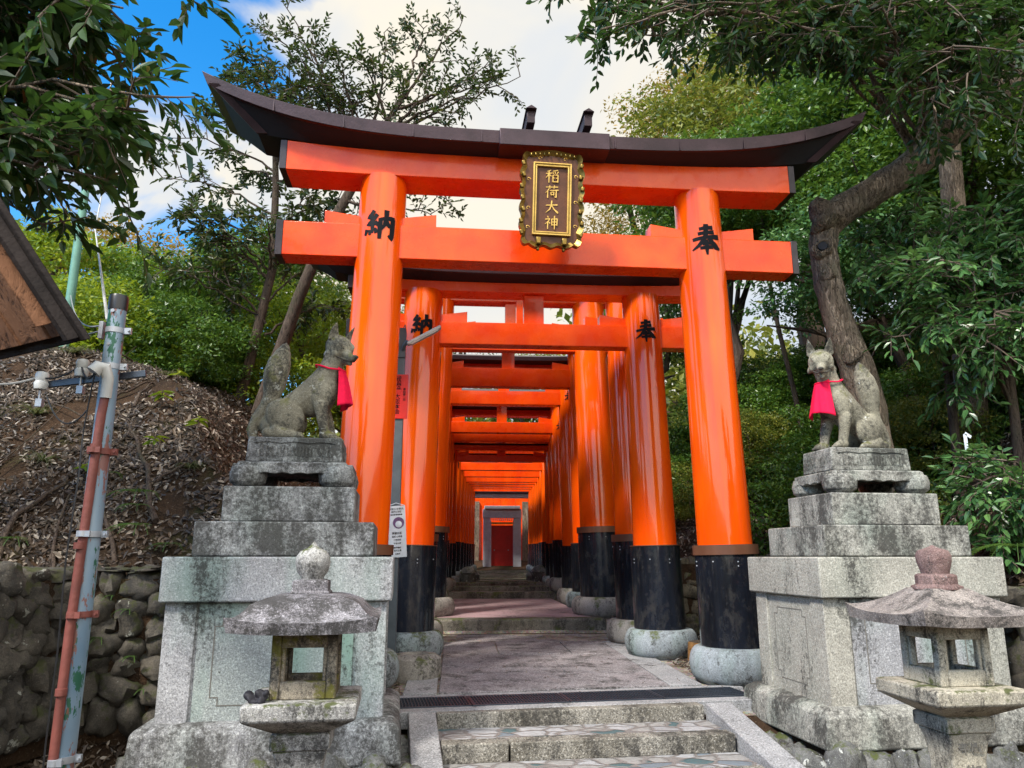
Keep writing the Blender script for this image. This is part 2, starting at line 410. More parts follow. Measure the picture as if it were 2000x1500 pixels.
ground = link(bpy.data.objects.new('ground', me)); tag(ground, kind='structure', label='brown earth ground rising into banks either side of the path')

# gravel verge beside paving (sheet just above the soil)
def sheet(name, x0, x1, y0, y1, mat, lift, st=.12):
    xs = np.arange(x0, x1 + 1e-6, st); ys = np.arange(y0, y1 + 1e-6, st)
    X, Y = np.meshgrid(xs, ys); Z = H(X, Y) + lift
    V = np.stack([X, Y, Z], -1).reshape(-1, 3); nx, ny = len(xs), len(ys)
    i = np.arange((ny - 1) * (nx - 1)); r_, c_ = i // (nx - 1), i % (nx - 1); q = r_ * nx + c_
    o = link(bpy.data.objects.new(name, np_mesh(name, V, np.stack([q, q + 1, q + 1 + nx, q + nx], 1), mat, True)))
    return tag(o, kind='structure')
tag(sheet('gravel_verge', -1.9, 3.2, 6.5, 19, M['gravel'], .006), label='pale gravelly earth on both sides of the paved path')

# ------------------------------------------------------------------ path, steps, drain
A5 = R(5.0)
def fr(o, a):
    u = Vector((math.cos(a), math.sin(a), 0)); v = Vector((-math.sin(a), math.cos(a), 0)); o = Vector(o)
    return lambda x, y, z: o + u * x + v * y + Vector((0, 0, z))
def slab(mb, F, x0, x1, y0, y1, z0, z1):
    vs = [F(x, y, z) for z in (z0, z1) for x, y in ((x0, y0), (x1, y0), (x1, y1), (x0, y1))]
    mb.add(vs, [(3, 2, 1, 0), (4, 5, 6, 7), (0, 1, 5, 4), (1, 2, 6, 5), (2, 3, 7, 6), (3, 0, 4, 7)])
steps = empty('stone_steps', (0, 0, 0)); tag(steps, 'granite steps with cobbled treads climbing from the camera to the drain', 'steps', kind='structure')
Fs = fr((.98, 6.32, 0), A5)   # local y grows away from camera
mbs = MB(); mbt = MB()
zt = 0.0
slab(mbs, Fs, -1.09, 1.06, -.005, .22, -.14, zt)                      # top landing stone
ys = 0
for k in range(5):
    zt2 = -.105 * (k + 1) - .012 * k
    y1 = -.54 * k; y0 = y1 - .54
    slab(mbt, Fs, -1.09, 1.07, y0 + .15, y1 + .003, zt2 - .12, zt2 - .012 + .004)   # cobbled tread
    if k == 0:
        slab(mbs, Fs, -1.09, -.62, y0, y0 + .16, zt2 - .13, zt2); slab(mbs, Fs, -.605, 1.07, y0, y0 + .16, zt2 - .13, zt2)
    else:
        slab(mbs, Fs, -1.09, .2 * (k % 2) + .1, y0, y0 + .16, zt2 - .13, zt2); slab(mbs, Fs, .2 * (k % 2) + .115, 1.07, y0, y0 + .16, zt2 - .13, zt2)
mbs.build('step_stone', M['riser'], steps, .010); mbt.build('cobbled_tread', M['cobble'], steps)
kb = MB()
for x0, x1, sk in ((-1.31, -1.10, 0), (1.08, 1.30, .06)):   # sloping kerbs
    a = [(x0, .02, .012), (x1, .02, .012), (x1 + sk, -2.9, -.60), (x0 + sk, -2.9, -.60)]
    vs = [Fs(*p) for p in a] + [Fs(p[0], p[1], p[2] - .3) for p in a]
    kb.add(vs, [(0, 1, 2, 3), (7, 6, 5, 4), (0, 4, 5, 1), (1, 5, 6, 2), (2, 6, 7, 3), (3, 7, 4, 0)])
kb.build('sloping_kerb', M['kerb'], steps, .008)

drain = empty('drain_channel', (0, 0, 0)); tag(drain, 'steel grated drain channel crossing the path above the steps', 'drain')
Fg = fr((.98, 6.58, 0), R(6.6))
g = MB()
for k in range(4):
    xa = -1.62 + k * .81
    slab(g, Fg, xa, xa + .80, .0, .02, -.03, .012); slab(g, Fg, xa, xa + .80, .40, .42, -.03, .012)
    slab(g, Fg, xa, xa + .015, .02, .40, -.03, .012); slab(g, Fg, xa + .785, xa + .80, .02, .40, -.03, .012)
    n_ = 30
    for j in range(n_):
        x = xa + .02 + j * .0257; slab(g, Fg, x, x + .007, .02, .40, -.02, .010)
    for yy in (.11, .20, .29): slab(g, Fg, xa + .015, xa + .785, yy, yy + .006, -.018, .008)
g.build('grate', M['grate'], drain)
b = MB(); slab(b, Fg, -1.63, 1.63, .01, .41, -.12, -.05); b.build('channel_bed', M['blackplastic'], drain)

paving = empty('path', (0, 0, 0)); tag(paving, 'grey pink stone paving running under the torii gates', 'path', kind='structure')
pv = MB(); kv = MB()
I = fr((0, 0, 0), 0)
kv_s = [(-.66, -.30, 1), ]
slab(kv, Fg, -1.62, 1.9, -.16, -.01, -.12, .004)            # strip in front of drain
slab(kv, Fg, -1.62, 1.75, .43, .56, -.12, .006)            # strip behind drain
def zsl(y): return np.interp(y, [6.9, 11.6], [.008, .085])
def pslab(mb, x0, x1, y0, y1, dz=0):
    xs = (x0, x1, x1, x0); yy = (y0, y0, y1, y1)
    top = [(x, y, zsl(y) + dz) for x, y in zip(xs, yy)]
    vs = [Vector((x, y, z - .12)) for x, y, z in top] + [Vector(t) for t in top]
    mb.add(vs, [(3, 2, 1, 0), (4, 5, 6, 7), (0, 1, 5, 4), (1, 2, 6, 5), (2, 3, 7, 6), (3, 0, 4, 7)])
def qslab(mb, pts, dz=0):
    top = [(x, y, zsl(y) + dz) for x, y in pts]
    vs = [Vector((x, y, z - .12)) for x, y, z in top] + [Vector(t) for t in top]
    mb.add(vs, [(3, 2, 1, 0), (4, 5, 6, 7), (0, 1, 5, 4), (1, 2, 6, 5), (2, 3, 7, 6), (3, 0, 4, 7)])
g_ = .012
qslab(kv, [(-.42, 7.02), (-.13, 7.05), (-.13, 8.9), (-.42, 8.9)]); qslab(kv, [(-.42, 8.9 + g_), (-.13, 8.9 + g_), (-.13, 10.6), (-.42, 10.6)])
qslab(pv, [(-.105, 7.06), (2.0, 7.29), (2.0, 8.05), (-.105, 8.05)])
qslab(pv, [(-.105, 8.05 + g_ * .3), (1.15, 8.055), (1.15, 9.4), (-.105, 9.4)]); qslab(pv, [(1.153, 8.055), (2.0, 8.055), (2.0, 9.4), (1.153, 9.4)])
qslab(kv, [(2.012, 7.29), (2.32, 7.33), (2.32, 8.6), (2.012, 8.6)], .002); qslab(kv, [(2.012, 8.62), (2.32, 8.62), (2.32, 10.6), (2.012, 10.6)], .0)
qslab(pv, [(-.105, 9.42), (.55, 9.42), (.55, 10.6), (-.105, 10.6)]); qslab(pv, [(.565, 9.42), (1.42, 9.42), (1.42, 10.6), (.565, 10.6)]); qslab(pv, [(1.435, 9.42), (2.0, 9.42), (2.0, 10.6), (1.435, 10.6)])
qslab(pv, [(.02, 10.63), (1.85, 10.63), (1.85, 11.62), (.08, 11.62)], -.01)
pv.build('paving_slab', M['paving'], paving, .006); kv.build('edge_slab', M['kerb'], paving, .006)
stp = MB()
stp.box((.93, 11.78, .13), (2.7, .36, .30)); 
stp.box((.98, 16.45, .34), (2.3, .3, .24)); stp.box((1.02, 17.3, .43), (2.2, .3, .24)); stp.box((1.05, 18.3, .49), (2.2, .3, .22))
stp.build('kerb_step', M['oldstep'], paving, .03)
pk = MB(); pk.add([(-.25, 11.96, .262), (2.15, 11.96, .262), (2.05, 16.32, .33), (-.1, 16.32, .33), (-.25, 11.96, .1), (2.15, 11.96, .1), (2.05, 16.32, .1), (-.1, 16.32, .1)],
                  [(0, 1, 2, 3), (4, 7, 6, 5), (0, 4, 5, 1), (1, 5, 6, 2), (2, 6, 7, 3), (3, 7, 4, 0)])
pk.box((1.0, 16.87, .38), (2.1, .54, .12)); pk.box((1.03, 17.8, .455), (2.1, .68, .12))
pk.build('concrete_slab', M['pinkslab'], paving, .008)
st = MB()
for k in range(9):
    y = 19.0 + k * 1.1; st.box((1.05 + drift(y) - .12, y + .55, .30 + .018 * k), (2.4, 1.12, .50))
st.build('far_step', M['oldstep'], paving, .01)

# ------------------------------------------------------------------ brush characters
def stroke_mesh(strokes, mapf, lift=.0, seg=6):
    """strokes: list of (points[(x,y,w)...]); mapf(x,y)->3D; flat ribbons with round ends, as prism"""
    mb = MB()
    for k, s in enumerate(strokes):
        P = []
        for j in range(len(s) - 1):
            a, b_ = s[j], s[j + 1]
            L = math.hypot(b_[0] - a[0], b_[1] - a[1]); n = max(2, int(L / 5))
            for t in range(n):
                q = t / n; P.append((a[0] + (b_[0] - a[0]) * q, a[1] + (b_[1] - a[1]) * q, a[2] + (b_[2] - a[2]) * q))
        P.append(s[-1])
        left = []; right = []
        for j, p in enumerate(P):
            a = P[max(0, j - 1)]; b_ = P[min(len(P) - 1, j + 1)]
            dx, dy = b_[0] - a[0], b_[1] - a[1]; L = math.hypot(dx, dy) or 1; nx_, ny_ = -dy / L, dx / L
            w = p[2] / 2
            left.append((p[0] + nx_ * w, p[1] + ny_ * w)); right.append((p[0] - nx_ * w, p[1] - ny_ * w))
        n = len(P); dl = k * .00025
        vs = [mapf(x, y, lift + dl + .0015) for x, y in left] + [mapf(x, y, lift + dl + .0015) for x, y in right] + [mapf(x, y, -.004) for x, y in left] + [mapf(x, y, -.004) for x, y in right]
        fs = [(j, j + 1, n + j + 1, n + j) for j in range(n - 1)]
        fs += [(2 * n + j, 2 * n + j + 1, j + 1, j) for j in range(n - 1)] + [(n + j, n + j + 1, 3 * n + j + 1, 3 * n + j) for j in range(n - 1)]
        fs += [(0, n, 3 * n, 2 * n), (n - 1, 3 * n - 1, 4 * n - 1, 2 * n - 1)]
        mb.add(vs, fs)
    return mb
def S_(*p): return list(p)
NO = [S_((31, 2, 9), (24, 14, 10), (12, 24, 8), (34, 25, 9)), S_((42, 14, 9), (28, 34, 10), (10, 47, 8), (40, 43, 9)), S_((37, 36, 5), (46, 50, 11)),
      S_((26, 44, 9), (27, 60, 10), (26, 74, 5)), S_((8, 62, 11), (2, 80, 6)), S_((20, 64, 10), (17, 80, 6)), S_((36, 58, 6), (40, 74, 11)),
      S_((53, 27, 11), (51, 60, 12), (50, 92, 9)), S_((52, 31, 8), (70, 26, 8), (94, 25, 12), (92, 60, 12), (90, 88, 12), (78, 80, 4)),
      S_((72, 0, 13), (71, 26, 11), (66, 48, 9), (55, 64, 4)), S_((72, 32, 7), (78, 46, 10), (84, 54, 6))]
HO = [S_((27, 16, 8), (50, 12, 8), (74, 11, 11)), S_((22, 32, 8), (50, 28, 8), (78, 26, 11)), S_((4, 50, 8), (50, 44, 9), (96, 40, 13)),
      S_((50, 0, 13), (49, 36, 12), (38, 56, 11), (22, 72, 8), (2, 84, 3)), S_((55, 42, 7), (68, 58, 12), (84, 74, 16), (99, 80, 5)),
      S_((36, 66, 7), (64, 62, 9)), S_((28, 79, 7), (72, 75, 10)), S_((50, 52, 9), (50, 78, 11), (51, 101, 5))]
INA = [S_((40, 2, 7), (28, 9, 6), (12, 13, 3)), S_((4, 30, 5), (46, 25, 7)), S_((26, 12, 7), (26, 60, 8), (26, 98, 6)), S_((25, 31, 7), (16, 48, 6), (2, 64, 2)), S_((29, 36, 4), (42, 50, 8)),
       S_((90, 1, 7), (70, 8, 6), (52, 11, 3)), S_((53, 18, 4), (58, 31, 7)), S_((69, 15, 4), (73, 28, 7)), S_((94, 14, 7), (84, 30, 4)),
       S_((55, 42, 7), (55, 94, 8)), S_((55, 92, 6), (90, 91, 7)), S_((72, 41, 5), (91, 39, 7), (90, 95, 8)), S_((56, 44, 5), (67, 39, 5)), S_((57, 65, 5), (67, 64, 5)), S_((76, 65, 5), (89, 63, 5))]
RI = [S_((6, 17, 5), (94, 13, 7)), S_((33, 3, 7), (35, 27, 6)), S_((67, 1, 7), (64, 26, 6)), S_((28, 28, 8), (18, 46, 6), (4, 60, 2)), S_((19, 48, 7), (19, 98, 7)),
      S_((34, 42, 5), (97, 37, 8)), S_((81, 40, 7), (80, 92, 8), (68, 88, 3)), S_((42, 54, 6), (44, 78, 6)), S_((42, 55, 5), (64, 53, 6), (62, 78, 6)), S_((44, 74, 5), (62, 73, 5))]
DAI = [S_((8, 38, 6), (50, 34, 6), (92, 31, 10)), S_((50, 2, 9), (48, 36, 9), (36, 66, 8), (8, 92, 2)), S_((51, 38, 5), (68, 66, 9), (94, 90, 13), (99, 90, 3))]
KAMI = [S_((20, 1, 4), (28, 13, 8)), S_((5, 27, 5), (38, 22, 7), (28, 42, 6), (3, 64, 2)), S_((24, 42, 8), (24, 98, 7)), S_((29, 44, 4), (41, 57, 8)),
        S_((52, 23, 7), (54, 72, 7)), S_((52, 25, 6), (92, 21, 8), (90, 72, 7)), S_((54, 46, 5), (90, 44, 6)), S_((54, 68, 5), (90, 66, 6)), S_((72, 0, 8), (72, 60, 8), (72, 101, 4))]

# ------------------------------------------------------------------ torii
ORD = ['foremost', 'second', 'third', 'fourth', 'fifth', 'sixth', 'seventh', 'eighth', 'ninth', 'tenth', 'eleventh', 'twelfth', 'thirteenth', 'fourteenth', 'fifteenth', 'sixteenth', 'seventeenth', 'eighteenth']
def torii(idx, Y, xc, spb, spt, dia, z0, nb, nt, zt, shh=.28, kas=.5, ring=False, blk=(0.3, 1.2), ext=.8, kext=1.15, chars=True, rot=0.0, wedge=True, strut=True, big=False, label='', stonem='basestone', sh_th=.42, kh=.11, nth=.26):
    root = empty('torii_gate', (xc, Y, z0), rot)
    tag(root, label, 'torii gate', 'torii gates over the path')
    nb -= z0; nt -= z0; zt -= z0
    r = dia / 2
    tops = spt / 2; bots = spb / 2
    def px(z, sd): return sd * (bots + (tops - bots) * z / zt)
    for sd in (-1, 1):
        zb = blk[0]; zk = blk[1]
        axisv = Vector((px(zt, sd) - px(0, sd), 0, zt)).normalized()
        def pt(z): return Vector((px(z, sd), 0, z))
        seg = 56 if idx < 4 else 28
        def col(z_a, z_b, ra, rb, name, mat, parent, n=2):
            m = MB(); prof = [(ra + (rb - ra) * t / n, (z_b - z_a) * t / n) for t in range(n + 1)]
            m.lathe(prof, pt(z_a), seg, axisv); return m.build(name, mat, parent)
        pil = col(zk - .05, zt + .02, r * 1.0, r * .90, 'pillar', M['verm'], root, 8)
        sl = col(zb - .06, zk - (.09 if ring else 0), r * 1.15, r * 1.13, 'lacquer_sleeve', M['black'], pil)
        if ring: col(zk - .09, zk + .005, r * 1.19, r * 1.19, 'copper_band', M['ring'], pil)
        else: col(zk - .002, zk + .008, r * 1.15, r * 1.15, 'copper_band', M['ring'] if idx % 3 == 1 else M['black'], pil)
        if idx < 4:
            st_ = MB()
            for a in range(8):
                an = a * math.pi / 4 + .3 * idx - 1.57
                for zz in (zk - .16,) + ((zk - .20,) if a % 3 == 0 else ()):
                    p = pt(zz) + Vector((math.cos(an), math.sin(an), 0)) * r * 1.135
                    st_.lathe([(.008, -.004), (.007, .004), (.003, .007)], p, 8, (math.cos(an), math.sin(an), 0))
            st_.build('rivets', M['steel'], sl)
        bs = MB(); R0 = r * 1.62; hb = blk[0]
        prof = [(R0 * .70, -.10)] + [(R0 * (.80 + .20 * math.cos(t)), hb * .5 + hb * .5 * math.sin(t)) for t in np.linspace(-1.45, 1.5, 12)] + [(r * 1.1, hb * 1.0)]
        bs.lathe(prof, pt(0), seg, None, lambda a, z, k=random.random() * 6: 1 + .02 * math.sin(2 * a + k) + .015 * math.sin(3 * a + 2 * k))
        bs.build('footing_stone', M[stonem], root)
        if chars:
            zcen = (nb + nt) / 2 + (.04 if idx else .12); hgt = .30 * dia / .54 if idx else .345
            wid = hgt * .92
            c0 = pt(zcen); rr = r * (1 - .10 * (zcen - zk) / (zt - zk)) + .004
            a0 = math.atan2(-Y, -(xc + c0.x)) - rot     # rotate a little towards the steps
            a0 = -math.pi / 2 + (a0 + math.pi / 2) * .18
            def mp(x, y, l, c0=c0, rr=rr, a0=a0, wid=wid, hgt=hgt):
                an = a0 + (x - 50) / 100 * wid / rr; q = rr + l
                return Vector((c0.x + q * math.cos(an), q * math.sin(an), c0.z + (50 - y) / 100 * hgt))
            ch = stroke_mesh([[(a, b_, w_ * 1.28) for a, b_, w_ in q] for q in (NO if sd < 0 else HO)], mp).build('painted_character', M['ink'], pil, smooth=0)
            ch['label'] = 'black brush written character ' + ('納' if sd < 0 else '奉')
    # tie beam
    L = tops + r + ext; zt0 = .02
    m = MB(); m.box((0, 0, (nb + nt) / 2), (2 * L, nth, nt - nb)); beam = m.build('tie_beam', M['vermbeam'], root, .008)
    for sd in (-1, 1):
        c = MB(); c.box((sd * (L + .03), 0, (nb + nt) / 2), (.07, nth + .012, nt - nb + .012)); c.build('end_cap', M['cap'], beam, .004)
    if wedge:
        for sd in (-1, 1):
            for s2 in (-1, 1):
                w = MB(); x0 = px(nt, sd) + s2 * r * .80; wl = .36 * dia / .54; h1 = .13 * dia / .54; h0 = .085 * dia / .54
                hin, hout = h1, h0
                poly = [(x0, nt + .001), (x0 + s2 * (wl), nt + .001), (x0 + s2 * (wl), nt + h1 * 1.12), (x0, nt + h1 * .72)]
                if s2 < 0: poly = poly[::-1]
                w.prism(poly, nth * .8, lambda u, v, t: Vector((u, -nth * .4 + t, v))); w.build('wedge', M['vermbeam'], beam, .003)
    if strut:
        m = MB(); m.box((0, 0, (nt + zt) / 2), (.26 * dia / .54, .15, zt - nt)); m.build('centre_strut', M['vermbeam'], root, .004)
    # lower lintel (shimaki), gently curved, and top lintel (kasagi)
    Ls = tops + r + ext; n = 40 if idx < 3 else 16
    def curve(t, a): return a * abs(t) ** 3.6
    ra = kas
    def sweep(secs, name, mat, par, bev=0.0, smooth=30):
        """secs(t)->list of (x,y,z) cross-section points"""
        m = MB(); vs = []; k = None
        for j in range(n + 1):
            t = -1 + 2 * j / n; s = secs(t); k = len(s); vs += s
        fs = []
        for j in range(n):
            for q in range(k):
                a, b_ = j * k + q, j * k + (q + 1) % k; fs.append((a, b_, b_ + k, a + k))
        fs.append(tuple(range(k - 1, -1, -1))); fs.append(tuple(n * k + q for q in range(k)))
        m.add(vs, fs); return m.build(name, mat, par, bev, smooth)
    hy = sh_th / 2
    tr = Ls / (Ls + .85 * (kext / 1.15))
    sh = sweep(lambda t: [(t * Ls, -hy, zt + curve(t * tr, ra) * .10), (t * Ls, hy, zt + curve(t * tr, ra) * .10), (t * Ls, hy, zt + shh + curve(t * tr, ra) * .42), (t * Ls, -hy, zt + shh + curve(t * tr, ra) * .42)], 'lower_lintel', M['vermbeam'], root, .006)
    for sd in (-1, 1):
        c = MB(); c.box((sd * (Ls + .03), 0, zt + curve(tr, ra) * .26 + shh / 2 ), (.07, sh_th + .012, shh + curve(tr, ra) * .3)); c.build('end_cap', M['cap'], sh, .004)
    zs = zt + shh
    wb = Ls + .30 * (kext / 1.15); wt = Ls + .78 * (kext / 1.15); hb_ = hy * 1.05; ht = hy + .24 * dia / .54
    def kas_body(t):
        tb = t * wb / wt
        return [(t * wb, -hb_, zs + curve(tb, ra) * .45 - .002), (t * wb, hb_, zs + curve(tb, ra) * .45 - .002), (t * (wt - .05), ht - .02, zs + .03 + curve(t, ra)), (t * (wt - .05), -ht + .02, zs + .03 + curve(t, ra))]
    kb_ = sweep(kas_body, 'top_lintel', M['soffit'], root)
    def fasc(t):
        z = zs + .03 + curve(t, ra); e = t * wt; e2 = t * (wt + .06)
        return [(e, -ht, z), (e, ht, z), (e2, ht + .02, z + kh), (e2, 0, z + kh + .12), (e2, -ht - .02, z + kh)]
    fo = sweep(fasc, 'roof_sheet', M['copper'], kb_, .004)
    if idx == 0:
        for sd in (-1, 1):   # slanted end boards below the copper
            z = zs + .03 + curve(1, ra); bb = MB()
            bb.add([(sd * (wb + .01), -hb_ - .01, zs + curve(wb / wt, ra) * .45 - .01), (sd * (wt - .02), -ht, z + .0), (sd * (wt - .12), -ht, z), (sd * (wb - .10), -hb_ - .01, zs + curve(wb / wt, ra) * .45 - .01),
                    (sd * (wb + .01), -hb_ - .03, zs + curve(wb / wt, ra) * .45 - .01), (sd * (wt - .02), -ht - .02, z + .0), (sd * (wt - .12), -ht - .02, z), (sd * (wb - .10), -hb_ - .03, zs + curve(wb / wt, ra) * .45 - .01)],
                   [(0, 1, 2, 3), (7, 6, 5, 4), (0, 4, 5, 1), (1, 5, 6, 2), (2, 6, 7, 3), (3, 7, 4, 0)])
            bb.build('end_board', M['copper'], kb_)
        # seams on the copper
        sm = MB()
        for k in range(-8, 9, 2):
            if abs(k) < 2: continue
            t = k / 10; z = zs + .03 + curve(t, ra); sm.box((t * (wt + .03), -ht - .012, z + kh / 2), (.010, .012, kh * .98))
        sm.build('sheet_seam', M['copper'], fo)
        cv = MB(); xo = .06
        cv.box((xo, -.0, zs + .085), (1.16, 2 * (ht + .05), kh + .05)); cv.box((xo, 0, zs + .085 + kh / 2 + .05), (1.16, .7, .05))
        cv.build('ridge_cover', M['copper'], fo, .006)
        for sx in (-.19, .42):
            f = MB()
            f.box((xo + sx - .06, -.16, zs + kh + .21), (.085, .62, .14)); 
            f.add([(xo + sx - .06 + a, b_, zs + kh + .28 + c_) for a, b_, c_ in ((-.06, -.52, 0), (.06, -.52, 0), (.06, .15, 0), (-.06, .15, 0), (0, -.52, .04), (0, .15, .04))], [(0, 1, 4), (3, 5, 2), (0, 4, 5, 3), (1, 2, 5, 4), (0, 3, 2, 1)])
            f.build('ridge_block', M['copper'], fo, .004)
    return root, dict(L=L, tops=tops, r=r, nb=nb, nt=nt, zt=zt, hy=hy, ht=ht, zs=zs)

gate1, g1 = torii(0, 7.57, .912, 3.68, 3.44, .54, 0.0, 4.17, 4.54, 5.06, shh=.27, kas=.49, kh=.135, ring=True, blk=(.32, 1.28), ext=.73, rot=R(1.4),
                  label='largest foremost vermilion torii gate with upswept dark roof beam')
specs = [
 #  Y     spb   spt  dia  nb    nt    zt   kas ring blk_h stone
 (9.3, 3.00, 2.82, .53, 3.78, 4.07, 4.46, .30, 0, 1.06, 'basestone', 'second torii from the front, black sleeves without copper bands'),
 (10.45, 3.06, 2.86, .54, 4.15, 4.42, 4.92, .30, 1, 1.20, 'basestone_b', 'third torii from the front with copper bands, close behind the second'),
 (12.6, 2.90, 2.62, .62, 4.62, 4.97, 5.48, .30, 1, 1.20, 'basestone_b', 'fourth torii from the front, thick tall pillars and high pinkish beams'),
 (14.0, 2.92, 2.74, .50, 4.30, 4.66, 5.02, .25, 0, .95, 'basestone', 'fifth torii from the front, its deep tie beam with centre strut framed by the fourth'),
 (15.3, 2.86, 2.70, .46, 4.22, 4.50, 4.92, .25, 0, .90, 'basestone_b', 'sixth torii from the front, its orange beam seen under the fifth'),
 (16.7, 2.78, 2.62, .46, 3.86, 4.10, 4.50, .25, 0, .88, 'basestone_b', 'seventh torii from the front, its beam showing gaps each side of the strut'),
 (17.7, 2.74, 2.58, .44, 3.80, 4.02, 4.42, .22, 0, .88, 'basestone_b', 'eighth torii from the front above the upper old steps'),
 (18.8, 2.66, 2.52, .42, 3.48, 3.62, 3.74, .22, 0, .86, 'basestone', 'ninth torii from the front, black roof beam line beyond the old steps'),
 (20.2, 2.60, 2.46, .40, 3.42, 3.62, 3.90, .22, 0, .84, 'basestone', 'tenth torii from the front deep in the tunnel'),
 (21.5, 2.56, 2.42, .40, 3.38, 3.58, 3.86, .22, 0, .84, 'basestone', 'eleventh torii from the front deep in the tunnel'),
 (22.8, 2.52, 2.40, .38, 3.36, 3.55, 3.84, .22, 0, .82, 'basestone', 'twelfth torii from the front deep in the tunnel'),
 (24.1, 2.48, 2.36, .38, 3.42, 3.62, 3.9, .22, 0, .82, 'basestone', 'thirteenth torii from the front deep in the tunnel'),
 (25.4, 2.44, 2.32, .38, 3.45, 3.65, 3.95, .22, 0, .82, 'basestone', 'fourteenth torii from the front deep in the tunnel'),
 (26.7, 2.42, 2.30, .38, 3.5, 3.7, 4.0, .22, 0, .82, 'basestone', 'fifteenth torii from the front deep in the tunnel'),
 (28.0, 2.40, 2.28, .38, 3.52, 3.72, 4.05, .22, 0, .82, 'basestone', 'rearmost vermilion torii before the grey end gate'),
]
for k, (Y, spb, spt, dia, nb, nt, zt, kas, ring, bh, stn, lab) in enumerate(specs):
    z0 = float(zc(Y)) + (.02 if Y < 19 else .08)
    torii(k + 1, Y, .975 + float(drift(Y)), spb, spt, dia, z0, nb, nt, zt, shh=(.13 if k == 0 else .17) if k < 3 else .14, kas=kas, ring=bool(ring), blk=(.30 if k < 6 else .22, .30 + (bh - .1 if k < 6 else bh - .18)), ext=.62, kext=.9,
          chars=True, label=lab, stonem=stn, sh_th=.30, kh=.08, nth=.20)

# name plaque hung on the first gate
def plaque():
    root = empty('name_plaque', (.925 + .0, 7.03, 4.68), R(1.4)); root.rotation_euler = (R(6.0), R(1.0), R(1.4))
    tag(root, 'brown plaque with carved gilt frame hung at the centre of the largest gate', 'plaque')
    W, Hh = .62, .985; rngp = np.random.default_rng(3)
    def outline(w, h, amp):
        pts = []
        n = 26
        def side(p0, p1, nrm, k):
            for j in range(n):
                t = j / n; x = p0[0] + (p1[0] - p0[0]) * t; y = p0[1] + (p1[1] - p0[1]) * t
                ed = min(t, 1 - t); w_ = 0
                if ed > .12: w_ = amp * (.35 + .65 * math.sin((t - .12) / .76 * math.pi * k) ** 2)
                elif ed > .0: w_ = amp * .6 * (1 - ed / .12)
                pts.append((x + nrm[0] * w_, y + nrm[1] * w_))
        a, b_ = w / 2, h / 2
        side((-a, -b_), (a, -b_), (0, -1), 3); side((a, -b_), (a, b_), (1, 0), 4); side((a, b_), (-a, b_), (0, 1), 1); side((-a, b_), (-a, -b_), (-1, 0), 4)
        return pts
    back = MB(); F = lambda u, v, t: Vector((u, -t, v))
    back.prism(outline(W - .06, Hh - .07, .035), .05, F); back.build('backboard', M['plaq'], root, .004)
    # carved rim : ring between two outlines
    o = outline(W - .04, Hh - .05, .040); i_ = outline(W - .115, Hh - .125, .030); n = len(o)
    rim = MB(); vs = [F(*p, .0) for p in o] + [F(*p, .085) for p in o] + [F(*p, .050) for p in i_] + [F(*p, .0) for p in i_]
    fs = []
    for k in range(n):
        k2 = (k + 1) % n
        for a in range(3): fs.append((a * n + k, a * n + k2, (a + 1) * n + k2, (a + 1) * n + k))
    rim.add(vs, fs); rim.build('carved_rim', M['gold'], root, smooth=20)
    kn = MB()
    for sx in (-1, 1):
        for zz in np.linspace(-.36, .36, 7): kn.box((sx * (W / 2 - .012 + .012 * math.sin(zz * 17)), -.07, zz), (.035, .045, .05), tilt=(0, .3 * sx, 0))
        kn.box((sx * .13, -.085, -Hh / 2 + .05), (.05, .05, .07)); kn.box((sx * .13, -.045, -Hh / 2 - .015), (.03, .04, .05))
        for q in range(5): kn.box((sx * (.04 + q * .045), -.070, Hh / 2 - .022 - q * .004), (.018, .03, .035))
    kn.build('rim_carving', M['gold'], root, .010)
    fm = MB()
    for w_, h_, t0, t1, th in ((.375, .74, .05, .085, .012), (.325, .69, .05, .078, .010)):
        for (cx, cz, dx, dz) in ((0, h_ / 2, w_ + th, th), (0, -h_ / 2, w_ + th, th), (w_ / 2, 0, th, h_ - th), (-w_ / 2, 0, th, h_ - th)):
            fm.box((cx, -(t0 + t1) / 2, cz), (dx, t1 - t0, dz))
    fm.build('inner_frame', M['gilt'], root, .002)
    bd = MB()
    for (cx, cz, dx, dz) in ((0, .3575, .366, .016), (0, -.3575, .366, .016), (.175, 0, .016, .70), (-.175, 0, .016, .70)): bd.box((cx, -.06, cz), (dx, .03, dz))
    bd.build('frame_infill', M['gold'], root)
    for k, (ch, nm) in enumerate(((INA, '稻'), (RI, '荷'), (DAI, '大'), (KAMI, '神'))):
        zc_ = .243 - k * .161; s_ = .140
        o_ = stroke_mesh(ch, lambda x, y, l: Vector(((x - 50) / 100 * s_, -.052 - l * 3, zc_ + (50 - y) / 100 * s_))).build('gilt_character', M['gilt'], root, smooth=0)
        o_['label'] = 'gilt character ' + nm
    sp = MB()
    for sx, sz in ((-.13, .43), (.13, .43), (.24, .25), (.24, -.02), (.24, -.27), (-.24, .2), (-.24, -.1), (-.24, -.3)):
        sp.tube([(sx + .022 * math.cos(a) * (1 - a / 7), -.053, sz + .022 * math.sin(a) * (1 - a / 7)) for a in np.linspace(0, 5, 12)], .004, 5)
    sp.build('scroll_ornament', M['gilt'], root)
plaque()

